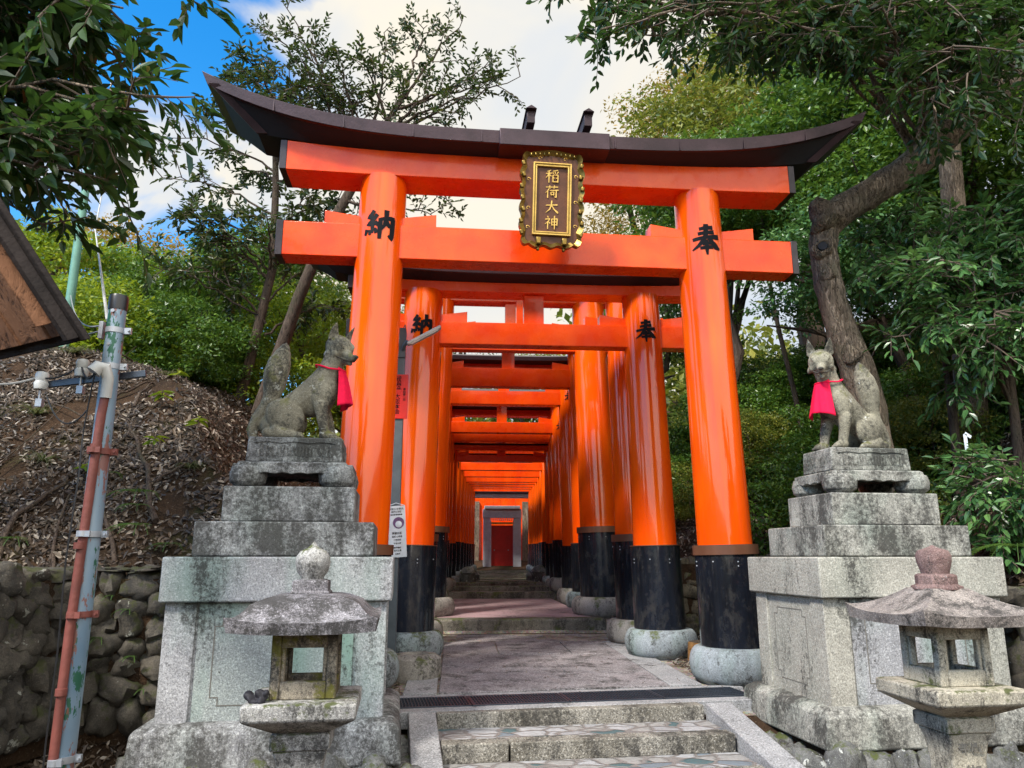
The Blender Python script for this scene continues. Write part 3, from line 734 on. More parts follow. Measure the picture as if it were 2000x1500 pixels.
# ------------------------------------------------------------------ grey end gate and red door
def end_gate():
    cx = 1.86; y = 29.9; z0 = .66
    r = empty('end_gateway', (cx, y, z0)); tag(r, 'grey stone gateway closing the far end of the tunnel around a red door', 'gateway')
    m = MB()
    for s in (-1, 1):
        m = MB(); m.box((s * .60, 0, 1.0), (.26, .30, 2.0)); m.box((s * .46, -.06, .95), (.07, .2, 1.9)); m.box((s * .62, -.05, .06), (.36, .42, .12)); m.build('jamb', M['greygate'], r, .01)
    m = MB(); m.box((0, 0, 2.17), (1.5, .34, .34)); m.box((0, -.02, 2.40), (1.38, .40, .12)); m.build('lintel', M['greygate'], r, .01)
    m = MB()
    for k in range(12): m.box((-.44 + k * .08, -.19, 1.93), (.035, .10, .09))
    m.build('dentils', M['greygate'], r)
    d = MB(); d.box((0, .02, .86), (.86, .06, 1.72)); d = d.build('door', M['door'], r, .004)
    p = MB(); p.box((0, -.02, 1.15), (.56, .02, .72)); p.box((0, -.02, .36), (.56, .02, .5)); p.build('door_panel', M['door'], d, .004)
    p = MB(); p.lathe([(.02, 0), (.025, .02), (.01, .04)], (-.30, -.012, .78), 12, (0, -1, 0)); p.lathe([(.02, 0), (.025, .02), (.01, .04)], (.24, -.012, .78), 12, (0, -1, 0)); p.build('handle', M['steel'], d)
    l = MB(); l.box((0, .0, 1.80), (.9, .1, .08)); l.build('brass_strip', M['gilt'], r)
    s = MB()
    for k in range(3): s.box((0, -.45 - .2 * k, -.03 - .05 * k), (1.3 + .3 * k, .5, .06))
    s.build('sill_step', M['greygate'], r, .004)
    r2 = empty('dark_beam_gate', (cx - .1, 29.0, .6)); tag(r2, 'last gate of the tunnel with black roof beam above a grey lintel', 'gate')
    m = MB(); m.box((0, 0, 3.06), (3.6, .4, .28)); m.build('roof_beam', M['soffit'], r2)
    m = MB(); m.box((0, -.02, 2.84), (3.0, .3, .15)); m.build('lintel', M['greygate'], r2)
    for s_ in (-1, 1):
        m = MB(); m.lathe([(.13, -.1), (.13, 2.78)], (s_ * 1.16, 0, 0), 20); m.build('pillar', M['verm'], r2)
        m = MB(); m.lathe([(.15, -.1), (.15, .7)], (s_ * 1.16, 0, 0), 20); m.build('lacquer_sleeve', M['black'], r2)
    w = empty('red_shrine_wall', (cx, 30.8, .5)); tag(w, 'orange red painted board wall behind the grey gateway', 'wall')
    m = MB()
    for k in range(12):
        if k in (5, 6): pass
        m.box((-1.65 + k * .3, 0, 1.5), (.29, .06, 3.0))
    m.build('board', M['vermbeam'], w); m = MB()
    for s_ in (-1, 1): m.box((s_ * 1.0, -.1, 1.4), (.28, .12, 2.9))
    m.build('dark_post', M['bark'], w)
end_gate()
for x, y, s in ((.38, 20.1, 1), (2.25, 20.2, 1.1), (.55, 20.7, .7), (2.05, 20.7, .6)):
    m = MB(); m.lathe([(.16 * s, -.05), (.2 * s, .05), (.19 * s, .2 * s), (.22 * s, .24 * s), (.15 * s, .36 * s), (.05, .4 * s)], (x, y, float(zc(y)) + .02), 14, None, lambda a, z: 1 + .12 * math.sin(3 * a + z * 20))
    o = m.build('path_side_stone', M['rock2'])
    tag(o, {(.38): 'mossy stone on the left at the foot of the dark far steps', (2.25): 'mossy stone on the right at the foot of the dark far steps', .55: 'small stone right of the mossy left stone by the far steps', 2.05: 'small stone left of the mossy right stone by the far steps'}[x], 'stone', 'stones beside the far steps')

# ------------------------------------------------------------------ pedestals
A4 = R(3.9)
def slabbox(mb, hx, hy, z0, z1, cx=0, cy=0): mb.box((cx, cy, (z0 + z1) / 2), (2 * hx, 2 * hy, z1 - z0))
def pedestal(cx, cy, side, label, mats):
    r = empty('statue_pedestal', (cx, cy, 0), A4); tag(r, label, 'pedestal', 'tiered pedestals of the fox statues')
    G, GW, GP = mats
    m = MB(); m.box((0, 0, .02), (1.66, 1.32, .20), top=(1, 1)); m.box((0, 0, -.06), (1.70, 1.36, .10)); 
    m = MB(); m.add([(x * a, y * b, z) for z, a, b in ((-.14, .85, .68), (.09, .83, .66), (.13, .775, .60)) for x, y in ((-1, -1), (1, -1), (1, 1), (-1, 1))],
                    [(3, 2, 1, 0), (8, 9, 10, 11)] + [(k * 4 + j, k * 4 + (j + 1) % 4, k * 4 + 4 + (j + 1) % 4, k * 4 + 4 + j) for k in range(2) for j in range(4)])
    m.build('plinth', GW, r, .018)
    m = MB(); slabbox(m, .70, .52, .12, .875); body = m.build('body', G, r, .006)
    for sx in (-1, 1):
        for sy in (-1, 1):
            p = MB(); p.box((sx * .62, sy * .445, .498), (.20, .19, .750), top=(1, 1)); p.build('corner_post', G, body, .006)
    def panel(w, h, frame):
        p = MB(); c = .05
        def octo(a, b, n_): return [(-a + n_, -b), (a - n_, -b), (a - n_, -b + n_), (a, -b + n_), (a, b - n_), (a - n_, b - n_), (a - n_, b), (-a + n_, b), (-a + n_, b - n_), (-a, b - n_), (-a, -b + n_), (-a + n_, -b + n_)]
        o_, i_ = octo(w, h, c), octo(w - .007, h - .007, c); n_ = len(o_)
        vs = [frame(a, b_, t) for pl in (o_, i_) for t in (0, .0075) for a, b_ in pl]
        fs = []
        for k in range(n_):
            k2 = (k + 1) % n_
            for A, B in ((0, 1), (1, 3), (3, 2), (2, 0)): fs.append((A * n_ + k, A * n_ + k2, B * n_ + k2, B * n_ + k))
        p.add(vs, fs); return p
    def slabp(w, h, frame):
        p = MB(); p.prism([(-w, -h), (w, -h), (w, h), (-w, h)], .006, frame); return p
    zc_ = .495
    for sy in (-1, 1):
        slabp(.505, .368, lambda u, v, t: Vector((u, sy * (.52 + t), zc_ + v))).build('front_panel', GP, body, .003)
        panel(.40, .275, lambda u, v, t: Vector((u, sy * (.5205 + t), zc_ + v))).build('carved_outline', M['engrave'], body)
    for sx in (-1, 1):
        slabp(.34, .368, lambda u, v, t: Vector((sx * (.70 + t), u, zc_ + v))).build('side_panel', G, body, .003)
        panel(.25, .275, lambda u, v, t: Vector((sx * (.7005 + t), u, zc_ + v))).build('carved_outline', M['engrave'], body)
    m = MB(); slabbox(m, .755, .59, .872, 1.165); m.build('cap_slab', G, r, .012)
    m = MB(); slabbox(m, .61, .45, 1.168, 1.405); m.build('middle_tier', GW, r, .012)
    m = MB(); slabbox(m, .46, .345, 1.408, 1.66); m.build('upper_tier', GW, r, .012)
    # scroll-footed table stone
    m = MB(); hx, hy, z0, z1 = .425, .34, 1.663, 1.845
    def rb(cx_, cy_, cz_, dx, dy, dz): m.box((cx_, cy_, cz_), (dx, dy, dz))
    rb(0, 0, z1 - .035, 2 * hx - .06, 2 * hy - .06, .07)
    prof = [(-.30, .075), (-.24, .085), (-.12, .080), (0, .088), (.12, .080), (.24, .085), (.30, .075)]
    tb = m.build('table_stone', GW, r, .025)
    for sx in (-1, 1):
        for sy in (-1, 1):
            m = MB(); m.lathe([(.09, 0), (.125, .03), (.135, .085), (.12, .14), (.06, .165)], (sx * (hx - .11), sy * (hy - .10), z0), 20); m.build('scroll_foot', GW, tb, .004)
    # scalloped apron
    ap = MB()
    for sy in (-1, 1):
        pts = [(-.33, .168)] + [(x, .085 + .012 * abs(math.sin(x * 26))) for x in np.linspace(-.33, .33, 25)] + [(.33, .168)]
        ap.prism(pts, .05, lambda u, v, t: Vector((u, sy * (hy - .045 + t) - (.0 if sy > 0 else 0), z0 + v)))
    for sx in (-1, 1):
        pts = [(-.25, .168)] + [(x, .085 + .012 * abs(math.sin(x * 26))) for x in np.linspace(-.25, .25, 21)] + [(.25, .168)]
        ap.prism(pts, .05, lambda u, v, t: Vector((sx * (hx - .045 + t), u, z0 + v)))
    ap.build('apron', GW, tb, .004)
    return r
PL = pedestal(-1.205, 5.93, -1, 'grey tiered granite pedestal with green stained panel left of the steps', (M['granite'], M['granite_w'], M['granite_p']))
PR = pedestal(3.375, 6.15, 1, 'cream tinted tiered granite pedestal right of the steps', (M['granite_c'], M['granite_cw'], M['granite']))

# ------------------------------------------------------------------ fox statues
def capsule(mb, a, b, ra, rb, seg=14, sx=1.0):
    a = Vector(a); b = Vector(b); d = (b - a); L = max(d.length, 1e-4); ax = d.normalized() if d.length > 1e-4 else Vector((0, 0, 1))
    prof = [(max(.001, ra * math.cos(t)), ra * math.sin(t)) for t in np.linspace(-math.pi / 2, 0, 6)] + [(max(.001, rb * math.cos(t)), L + rb * math.sin(t)) for t in np.linspace(0, math.pi / 2, 6)]
    mb.lathe(prof, a, seg, ax)
def ellip(mb, c, r, rot=None, seg=18):
    vs = []; n = 12; c = Vector(c)
    m = Euler(rot).to_matrix() if rot else Matrix.Identity(3)
    for i in range(n + 1):
        t = -math.pi / 2 + math.pi * i / n
        for k in range(seg):
            a = 2 * math.pi * k / seg
            vs.append(m @ Vector((r[0] * max(.001, math.cos(t)) * math.cos(a), r[1] * max(.001, math.cos(t)) * math.sin(a), r[2] * math.sin(t))) + c)
    fs = [(i * seg + k, i * seg + (k + 1) % seg, (i + 1) * seg + (k + 1) % seg, (i + 1) * seg + k) for i in range(n) for k in range(seg)]
    mb.add(vs, fs)
def remesh(mb, name, mat, voxel=.012, it=4):
    me = mb.mesh(name, None, 0); o = link(bpy.data.objects.new(name, me))
    md = o.modifiers.new('r', 'REMESH'); md.mode = 'VOXEL'; md.voxel_size = voxel
    sm = o.modifiers.new('s', 'SMOOTH'); sm.factor = .5; sm.iterations = it
    bpy.context.view_layer.update()
    me2 = bpy.data.meshes.new_from_object(o.evaluated_get(bpy.context.evaluated_depsgraph_get()))
    o.modifiers.clear(); o.data = me2; me2.name = name; me2.materials.clear(); me2.materials.append(mat); me2.shade_smooth()
    return o
def fox(loc, rz, mirror, headyaw, pitch, label, mat, bibm, tailv=0, open_mouth=False, scale=1.0):
    K = .00141 * scale
    r = empty('fox_statue', loc, rz); tag(r, label, 'fox statue', 'stone fox statues on the pedestals')
    my = -1 if mirror else 1
    def P(x, y, l=0): return Vector(((x - 520) * K, l * my, (750 - y) * K))   # l = lateral metres (+ away from the camera side)
    m = MB()
    # tail
    T = [(270, 735, 26), (262, 690, 34), (285, 630, 40), (330, 560, 44), (352, 500, 50), (362, 430, 68), (368, 370, 76), (380, 315, 70), (394, 265, 52), (404, 225, 32), (410, 195, 9)]
    for a, b in zip(T, T[1:]): capsule(m, P(a[0], a[1]), P(b[0], b[1]), a[2] * K * .92, b[2] * K * .92)
    # trunk
    B = [(370, 665, 72), (430, 600, 80), (500, 540, 80), (560, 490, 84), (612, 435, 84), (640, 380, 72), (660, 330, 62), (682, 280, 62), (700, 235, 60)]
    for a, b in zip(B, B[1:]): capsule(m, P(a[0], a[1]), P(b[0], b[1]), a[2] * K, b[2] * K)
    ellip(m, P(640, 455), (72 * K, .125, 100 * K)); ellip(m, P(560, 545), (76 * K, .09, 66 * K), (0, .5, 0))
    for s in (-1, 1):
        ellip(m, P(440, 620, s * .088), (112 * K, .062, 92 * K), (0, .62, 0))      # thigh
        capsule(m, P(400, 700, s * .10), P(460, 722, s * .11), 34 * K, 26 * K); capsule(m, P(350, 715, s * .10), P(520, 728, s * .125), 26 * K, 20 * K)
        ellip(m, P(520, 728, s * .13), (30 * K, .030, 20 * K))
        xo = 0 if s < 0 else 22
        ellip(m, P(630, 500, s * .095), (56 * K, .048, 85 * K), (0, .1, 0))
        capsule(m, P(628, 560, s * .100), P(640 + xo, 640, s * .092), 40 * K, 30 * K); capsule(m, P(640 + xo, 640, s * .092), P(655 + xo, 705, s * .09), 30 * K, 27 * K)
        capsule(m, P(655 + xo, 718, s * .09), P(700 + xo, 730, s * .10), 30 * K, 22 * K); ellip(m, P(690 + xo, 731, s * .095), (38 * K, .036, 20 * K))
        for t in (-1, 0, 1): capsule(m, P(700 + xo, 733, s * .095 + t * .020), P(722 + xo, 738, s * .098 + t * .023), 11 * K, 9 * K, 8)
        for t in (-1, 0, 1): capsule(m, P(525, 733, s * .13 + t * .016), P(545, 738, s * .132 + t * .018), 9 * K, 8 * K, 8)
    # head in its own frame
    hc = P(705, 215)
    hr = Matrix.Rotation(-headyaw * my, 3, 'Z') @ Matrix.Rotation(pitch, 3, 'Y')
    hm = MB()
    U = .122 * scale
    ellip(hm, (0, 0, 0), (1.02 * U, .86 * U, .86 * U)); ellip(hm, (-.25 * U, 0, .12 * U), (.85 * U, .80 * U, .8 * U))
    for s in (-1, 1):
        ellip(hm, (.20 * U, s * .50 * U, -.30 * U), (.56 * U, .30 * U, .36 * U), (0, .1, s * .25))   # cheeks
        ellip(hm, (.60 * U, s * .40 * U, .30 * U), (.38 * U, .26 * U, .13 * U), (s * .55, .55, s * -.25))   # brow
        ellip(hm, (.72 * U, s * .38 * U, .06 * U), (.20 * U, .20 * U, .11 * U), (s * .5, .3, 0))   # eye
        ellip(hm, (-.10 * U, s * .72 * U, -.45 * U), (.34 * U, .20 * U, .34 * U), (s * .5, 0, 0))
    L_ = 1.92 * U
    for a, b, ra, rb in (((.5, 0, -.10), (1.15, 0, -.30), .42, .27), ((1.15, 0, -.30), (1.78, 0, -.38), .27, .19)): capsule(hm, Vector(a) * U, Vector(b) * U, ra * U, rb * U)
    ellip(hm, (1.88 * U, 0, -.25 * U), (.16 * U, .20 * U, .14 * U))
    jw = .18 if open_mouth else .05
    capsule(hm, (.45 * U, 0, -.55 * U), (1.50 * U, 0, (-.70 - jw) * U), .34 * U, .15 * U)
    for s in (-1, 1):   # ears
        base = Vector((-.10 * U, s * .52 * U, .48 * U)); tip = Vector((.10 * U, s * .74 * U, 1.78 * U)); n = 10; seg = 14; vs = []
        for i in range(n + 1):
            t = i / n; w = (1 - t ** 1.25) ** .85 + .02; c_ = base.lerp(tip, t) + Vector((-.10 * U * math.sin(math.pi * t), 0, 0))
            for k in range(seg):
                a = 2 * math.pi * k / seg; cx_ = math.cos(a); d_ = .24 * U * cx_ - (.15 * U * max(0, cx_) ** 2)
                vs.append(c_ + Vector((d_ * w - s * s * .0, math.sin(a) * .37 * U * w, 0)) + Vector((-s * math.sin(a) * .14 * U * w, 0, 0)))
        fs = [(i * seg + k, i * seg + (k + 1) % seg, (i + 1) * seg + (k + 1) % seg, (i + 1) * seg + k) for i in range(n) for k in range(seg)] + [tuple(range(seg - 1, -1, -1)), tuple(n * seg + k for k in range(seg))]
        hm.add(vs, fs)
    flip = Matrix.Diagonal((1, my, 1))
    m.add([hc + hr @ (flip @ Vector(v)) for v in hm.v], hm.f)
    body = remesh(m, 'body', mat, .0075, 1); body.parent = r
    # eye slits and mouth line, carved dark
    e = MB()
    for s in (-1, 1):
        pts = [(.93, .20, .02), (.86, .36, .10), (.70, .54, .16)]
        e.tube([hc + hr @ (flip @ (Vector((x, s * y, z)) * U)) for x, y, z in pts], [.003, .010, .003], 6)
    for s in (-1, 1):
        pts = [(1.92, .02, -.50), (1.60, .20, -.57), (1.15, .31, -.60), (.70, .52, -.52), (.42, .74, -.36)]
        e.tube([hc + hr @ (flip @ (Vector((x, s * y, z)) * U)) for x, y, z in pts], [.002, .006, .007, .006, .002], 6)
    e.build('carved_lines', M['carve'], body)
    e = MB(); e.add([hc + hr @ (flip @ Vector(v)) for v in (lambda q: (ellip(q, (1.98 * U, 0, -.24 * U), (.10 * U, .15 * U, .10 * U)), q.v)[1])(MB())], (lambda q: (ellip(q, (0, 0, 0), (1, 1, 1)), q.f)[1])(MB())); e.build('nose', M['carve'], body)
    # bib and its string
    n1, n2 = 26, 16; grid = []
    for j in range(n2 + 1):
        v = j / n2
        for i_ in range(n1 + 1):
            u = -1 + 2 * i_ / n1
            ang = u * (.98 + .10 * v)
            rad_f = (82 + 50 * v ** .8) * K; rad_l = .098 + .062 * v
            cx_ = 655 - 6 * v; cz_ = 350 + (185 + 26 * u * u * (1 if True else 0)) * v
            fold = (.007 * math.sin(u * 9 + 1) + .004 * math.sin(u * 17 + v * 2)) * (v ** .7)
            p = P(cx_, cz_ - 18 * (abs(u) ** 1.5) * (1 - v))
            grid.append(p + Vector((math.cos(ang) * (rad_f + fold) + .012, my * math.sin(ang) * (rad_l + fold), 0)))
    bb = MB(); bb.add(grid, [(j * (n1 + 1) + i_, j * (n1 + 1) + i_ + 1, (j + 1) * (n1 + 1) + i_ + 1, (j + 1) * (n1 + 1) + i_) for j in range(n2) for i_ in range(n1)])
    bo = bb.build('bib', bibm, r, smooth=80); s = bo.modifiers.new('s', 'SOLIDIFY'); s.thickness = .003
    st_ = MB(); pts = []
    for a in np.linspace(0, 2 * math.pi, 36):
        c_ = P(655, 348); pts.append(c_ + Vector((math.cos(a) * 84 * K + .010, my * math.sin(a) * .105, -.042 * math.cos(a) * .0 + (.045 if math.cos(a) < 0 else 0) * abs(math.cos(a)))))
    st_.tube(pts, .007, 6); st_.build('bib_string', bibm, bo)
    return r
def plinth(cx, cy, mat, label):
    o = empty('carved_plinth', (cx, cy, 1.846), A4); tag(o, label, 'plinth', 'carved plinths under the fox statues')
    m = MB(); m.box((0, 0, .095), (.70, .46, .19), top=(.97, .97)); b = m.build('block', mat, o, .012)
    f = MB()
    for sy in (-1, 1):
        for k in range(22): f.box((-.26 + k * .0248, sy * .228, .085), (.012, .012, .085 - .02 * abs(math.sin(k * .45))))
        f.tube([(-.29 + .58 * t, sy * .229, .145 + .010 * abs(math.sin(t * 9.4))) for t in np.linspace(0, 1, 40)], .005, 5)
    for sx in (-1, 1):
        for k in range(12): f.box((sx * .345, -.14 + k * .0255, .085), (.012, .012, .08))
    f.build('fluting', mat, b)
    return o
plinth(-1.205, 5.93, M['granite_w'], 'mossy fluted plinth carrying the left fox')
plinth(3.36, 6.14, M['granite_cw'], 'cream fluted plinth carrying the right fox')
fox((-1.20, 5.93, 2.034), A4, False, R(48), R(18), 'dark weathered stone fox with red bib seen side-on, left of the largest gate', M['fox'], M['cloth'])
fox((3.36, 6.14, 2.034), A4 + math.pi + R(12), True, R(46), R(18), 'paler lichen spotted stone fox with red bib facing the viewer, right of the largest gate', M['fox2'], M['cloth'], open_mouth=True, scale=1.0)

# ------------------------------------------------------------------ stone lanterns
def lantern(cx, cy, sharp, label, mats, rz=A4):
    r = empty('stone_lantern', (cx, cy, -.45), rz); tag(r, label, 'stone lantern', 'stone lanterns beside the steps')
    base, roofm, boxm, finm, lowm = mats; z = .45
    def sq(mb, levels, off=(0, 0)):
        vs = []; n = len(levels)
        for h, w in levels:
            for x, y in ((-1, -1), (1, -1), (1, 1), (-1, 1)): vs.append((x * w + off[0], y * w + off[1], z + h))
        fs = [(3, 2, 1, 0), tuple(4 * (n - 1) + k for k in range(4))] + [(k * 4 + j, k * 4 + (j + 1) % 4, k * 4 + 4 + (j + 1) % 4, k * 4 + 4 + j) for k in range(n - 1) for j in range(4)]
        mb.add(vs, fs)
    m = MB(); sq(m, [(-.50, .17), (-.34, .17), (-.30, .14), (-.22, .115), (.0, .092), (.15, .080), (.28, .082), (.36, .094), (.40, .108)]); sh = m.build('shaft', lowm, r, .008)
    m = MB(); sq(m, [(.402, .118), (.462, .118), (.470, .10), (.485, .12)]); m.build('collar', lowm, r, .006)
    m = MB(); sq(m, [(.47, .11), (.50, .165), (.532, .222), (.592, .224), (.598, .205)]); m.build('platform', base, r, .008)
    # fire box with four openings: corner posts + rails
    m = MB(); w = .132; h0, h1 = .598, .862; pw = .040
    for x, y in ((-1, -1), (1, -1), (1, 1), (-1, 1)): m.box((x * (w - pw / 2), y * (w - pw / 2), z + (h0 + h1) / 2), (pw, pw, h1 - h0))
    for k in range(4):
        a = k * math.pi / 2; cc = Vector((0, -(w - .02), 0)); q = Matrix.Rotation(a, 3, 'Z')
        for zz, hh in ((h0 + .035, .070), (h1 - .032, .064)):
            p = q @ cc; m.box((p.x, p.y, z + zz), (2 * w - 2 * pw, .038, hh), rz=a)
        for sx in (-1, 1):      # inner reveals rounding the opening
            p = q @ Vector((sx * (w - pw - .008), -(w - .026), 0)); m.box((p.x, p.y, z + (h0 + h1) / 2), (.018, .030, .14), rz=a)
    m.build('fire_box', boxm, r, .006)
    # roof
    m = MB(); n = 14; N = 12; rows = []
    half = .298
    def ring(w_, zf, corner):
        pts = []
        for sd in range(4):
            for j in range(n):
                t = -1 + 2 * j / n; q = Matrix.Rotation(sd * math.pi / 2, 3, 'Z'); p = q @ Vector((t * w_, -w_, 0))
                pts.append(Vector((p.x, p.y, z + zf + corner * abs(t) ** 3)))
        return pts
    lv = [ring(half * .55, .860, 0), ring(half - .012, .862, .012), ring(half, .908, .034 if sharp else .026)]
    for k in range(1, N + 1):
        t = k / N
        if sharp: w_ = half * (1 - t) + .092 * t; zf = .905 + .115 * (t ** 1.25); cn = .03 * (1 - t) ** 2; w_ = half - (half - .092) * t ** .9
        else: w_ = half - (half - .095) * t; zf = .905 + .105 * (1 - (1 - t) ** 1.9) * (1 if t < .99 else 1) - .018 * math.sin(math.pi * min(1, t * 2.4)) * (t < .42); cn = .022 * (1 - t) ** 3
        lv.append(ring(w_, zf, cn))
    vs = [p for l in lv for p in l]; k4 = 4 * n
    fs = [(i * k4 + j, i * k4 + (j + 1) % k4, (i + 1) * k4 + (j + 1) % k4, (i + 1) * k4 + j) for i in range(len(lv) - 1) for j in range(k4)]
    fs += [tuple(range(k4 - 1, -1, -1)), tuple((len(lv) - 1) * k4 + j for j in range(k4))]
    m.add(vs, fs); m.build('roof', roofm, r, smooth=32)
    m = MB()
    if sharp: m.lathe([(.115, z + 1.012), (.112, z + 1.03), (.092, z + 1.034), (.092, z + 1.078), (.075, z + 1.086)], (0, 0, 0), 8)
    else: sq(m, [(1.005, .082), (1.018, .082), (1.02, .074), (1.062, .074), (1.068, .055)])
    cl = m.build('finial_base', roofm if not sharp else finm, r, .005)
    m = MB(); m.lathe([(.045, z + 1.062), (.050, z + 1.078), (.066, z + 1.10), (.075, z + 1.135), (.072, z + 1.165), (.055, z + 1.188), (.028, z + 1.200), (.014, z + 1.212), (.004, z + 1.228)] if not sharp else
              [(.060, z + 1.082), (.064, z + 1.10), (.075, z + 1.14), (.078, z + 1.17), (.066, z + 1.193), (.03, z + 1.205), (.012, z + 1.213), (.004, z + 1.218)], (0, 0, 0), 28)
    m.build('finial', finm, r)
    return r
lantern(-.612, 3.46, False, 'grey stone lantern with domed roof before the left pedestal', (M['lant'], M['lant_dark'], M['lant_moss'], M['lant'], M['lant']))
RL = lantern(2.29, 3.56, True, 'cream stone lantern with reddish finial before the right pedestal', (M['lantb'], M['lantb_r'], M['lantb'], M['lantb_red'], M['lantb']))
# black cloth pouch on left lantern platform
m = MB()
for k in range(14): ellip(m, (random.uniform(-.05, .05), random.uniform(-.022, .022), random.uniform(.003, .034)), (random.uniform(.008, .03), random.uniform(.008, .02), random.uniform(.006, .018)), (random.random(), random.random(), 0), 12)
o = remesh(m, 'crumpled_cloth', M['soffit'], .0035, 1); o.location = (-.612 - .145, 3.46 - .175, .600); tag(o, 'crumpled black cloth lying on the left lantern platform corner', 'cloth')

def text(body, size, mat, parent, loc, rot, name='lettering', vertical=False, extr=.0015, bold=0.0):
    c = bpy.data.curves.new(name, 'FONT'); c.body = '\n'.join(body) if vertical else body; c.size = size; c.extrude = extr; c.offset = bold
    c.align_x = 'CENTER'; c.align_y = 'CENTER'; c.space_line = .92 if vertical else 1.0; c.resolution_u = 3
    t = bpy.data.objects.new(name, c); link(t); bpy.context.view_layer.update()
    me = bpy.data.meshes.new_from_object(t.evaluated_get(bpy.context.evaluated_depsgraph_get())); me.name = name
    bpy.data.objects.remove(t); me.materials.clear(); me.materials.append(mat)
    o = link(bpy.data.objects.new(name, me)); o.parent = parent; o.location = loc; o.rotation_euler = rot; return o
sh = [c for c in RL.children if c.name.startswith('shaft')][0]
text('奉獻', .062, M['engrave'], sh, (0, -.094, .45 + .345), (R(84), 0, 0), 'engraved_characters', bold=.001)
text('街', .085, M['engrave'], sh, (0.01, -.083, .45 + .22), (R(90), 0, 0), 'engraved_characters', bold=.001)

# ------------------------------------------------------------------ light post, sign and notice
def light_post():
    x, y = -.64, 8.35; z0 = float(H(x, y))
    r = empty('light_post', (x, y, z0)); tag(r, 'slim grey steel lamp post with slanted strip lamp between the first two gates', 'lamp post')
    m = MB(); m.box((0, 0, 1.85), (.115, .10, 3.7)); m.build('post', M['greypost'], r, .008)
    m = MB(); m.tube([(.03, -.05, 3.42), (.05, -.12, 3.47), (.09, -.14, 3.52)], .022, 10); m.box((.02, -.05, 3.40), (.08, .05, .10)); m.tube([(.02, 0, 3.7), (.05, -.06, 3.73), (.07, -.10, 3.6), (.06, -.1, 3.5)], .005, 6); m.build('bracket', M['greypost'], r)
    l = MB(); l.box((.27, -.15, 3.58), (.42, .09, .035), tilt=(0, R(-30), 0)); lm = l.build('lamp_head', M['white'], r, .008)
    l = MB(); l.box((.278, -.15, 3.560), (.34, .07, .012), tilt=(0, R(-30), 0)); l.build('lamp_lens', M['white'], lm)
    s = empty('red_sign', (x + .02, y - .062, z0 + 2.90)); tag(s, 'narrow red vertical sign with black characters tied to the lamp post', 'sign')
    b = MB(); b.box((0, 0, 0), (.17, .008, .50)); b.build('board', M['redsign'], s, .002)
    text('献燈', .085, M['ink'], s, (-.03, -.0055, .15), (R(90), 0, 0), 'lettering', True, .001, .0006)
    text('大阪本会', .062, M['ink'], s, (-.03, -.0055, -.09), (R(90), 0, 0), 'lettering', True, .001, .0006)
    text('奉納者一同', .032, M['ink'], s, (.045, -.0055, 0.02), (R(90), 0, 0), 'lettering', True, .001)
    n = empty('paper_notice', (x + .035, y - .066, z0 + 1.43)); n.rotation_euler = (0, R(-4), 0); tag(n, 'pale laminated notice with round portrait picture strung to the lamp post', 'notice')
    b = MB(); b.box((0, 0, 0), (.19, .006, .54)); b.build('sheet', M['paper'], n, .002)
    p = MB(); p.lathe([(.06, 0), (.06, .002)], (0.02, -.0035, .09), 28, (0, -1, 0)); pp = p.build('portrait', M['purple'], n)
    pp.scale = (1, 1, 1)
    p = MB(); p.lathe([(.035, 0), (.033, .001)], (0.02, -.0060, .075), 20, (0, -1, 0)); p.build('portrait_figure', M['paper'], pp)
    for q, (zz, sz, tx) in enumerate(((.235, .026, 'お知らせ案内'), (.205, .022, '参拝の皆様'), (.175, .02, '●●●●●●●'), (-.02, .026, '開運祈願'), (-.055, .022, '稲荷山参道'), (-.09, .02, 'ご案内所'), (-.125, .02, '午前九時'), (-.17, .02, '参拝順路'), (-.20, .02, '足元注意'), (-.235, .018, '社務所'))):
        text(tx, sz, M['ink'], n, (0.0, -.0038, zz), (R(90), 0, 0), 'lettering', False, .0005, .0004)
    c = MB(); c.tube([(-.09, 0, .24), (-.11, .05, .19), (-.12, .08, .13)], .005, 6); c.tube([(-.09, -.006, .27), (.0, -.012, .30), (.09, -.006, .27)], .004, 6); c.build('string', M['paper'], n)
light_post()

# stump, cut stone
def stump():
    z0 = float(H(2.9, 9.0)); r = empty('tree_stump', (2.86, 8.75, z0)); tag(r, 'low sawn wooden stump beside the right footing of the second gate', 'stump')
    m = MB(); m.lathe([(.24, -.05), (.215, .03), (.205, .20), (.20, .215)], (0, 0, 0), 28, None, lambda a, z: 1 + .05 * math.sin(3 * a) + .03 * math.sin(7 * a)); m.build('trunk_section', M['stump'], r, .004)
    m = MB(); m.lathe([(.192, .2165), (.19, .219)], (0, 0, 0), 28, None, lambda a, z: 1 + .05 * math.sin(3 * a) + .03 * math.sin(7 * a)); m.build('sawn_face', M['bark_t'], r)
stump()
m = MB(); m.lathe([(.21, -.1), (.25, .02), (.26, .12), (.25, .20), (.20, .24), (.13, .245), (.12, .18), (.02, .17)], (0, 0, 0), 24, None, lambda a, z: 1 + .03 * math.sin(2 * a + 1))
o = m.build('hollow_stone', M['basestone_b']); o.location = (-.36, 7.95, float(H(-.4, 7.95))); tag(o, 'hollow brown footing stone left empty beside the left edge of the paving', 'stone')

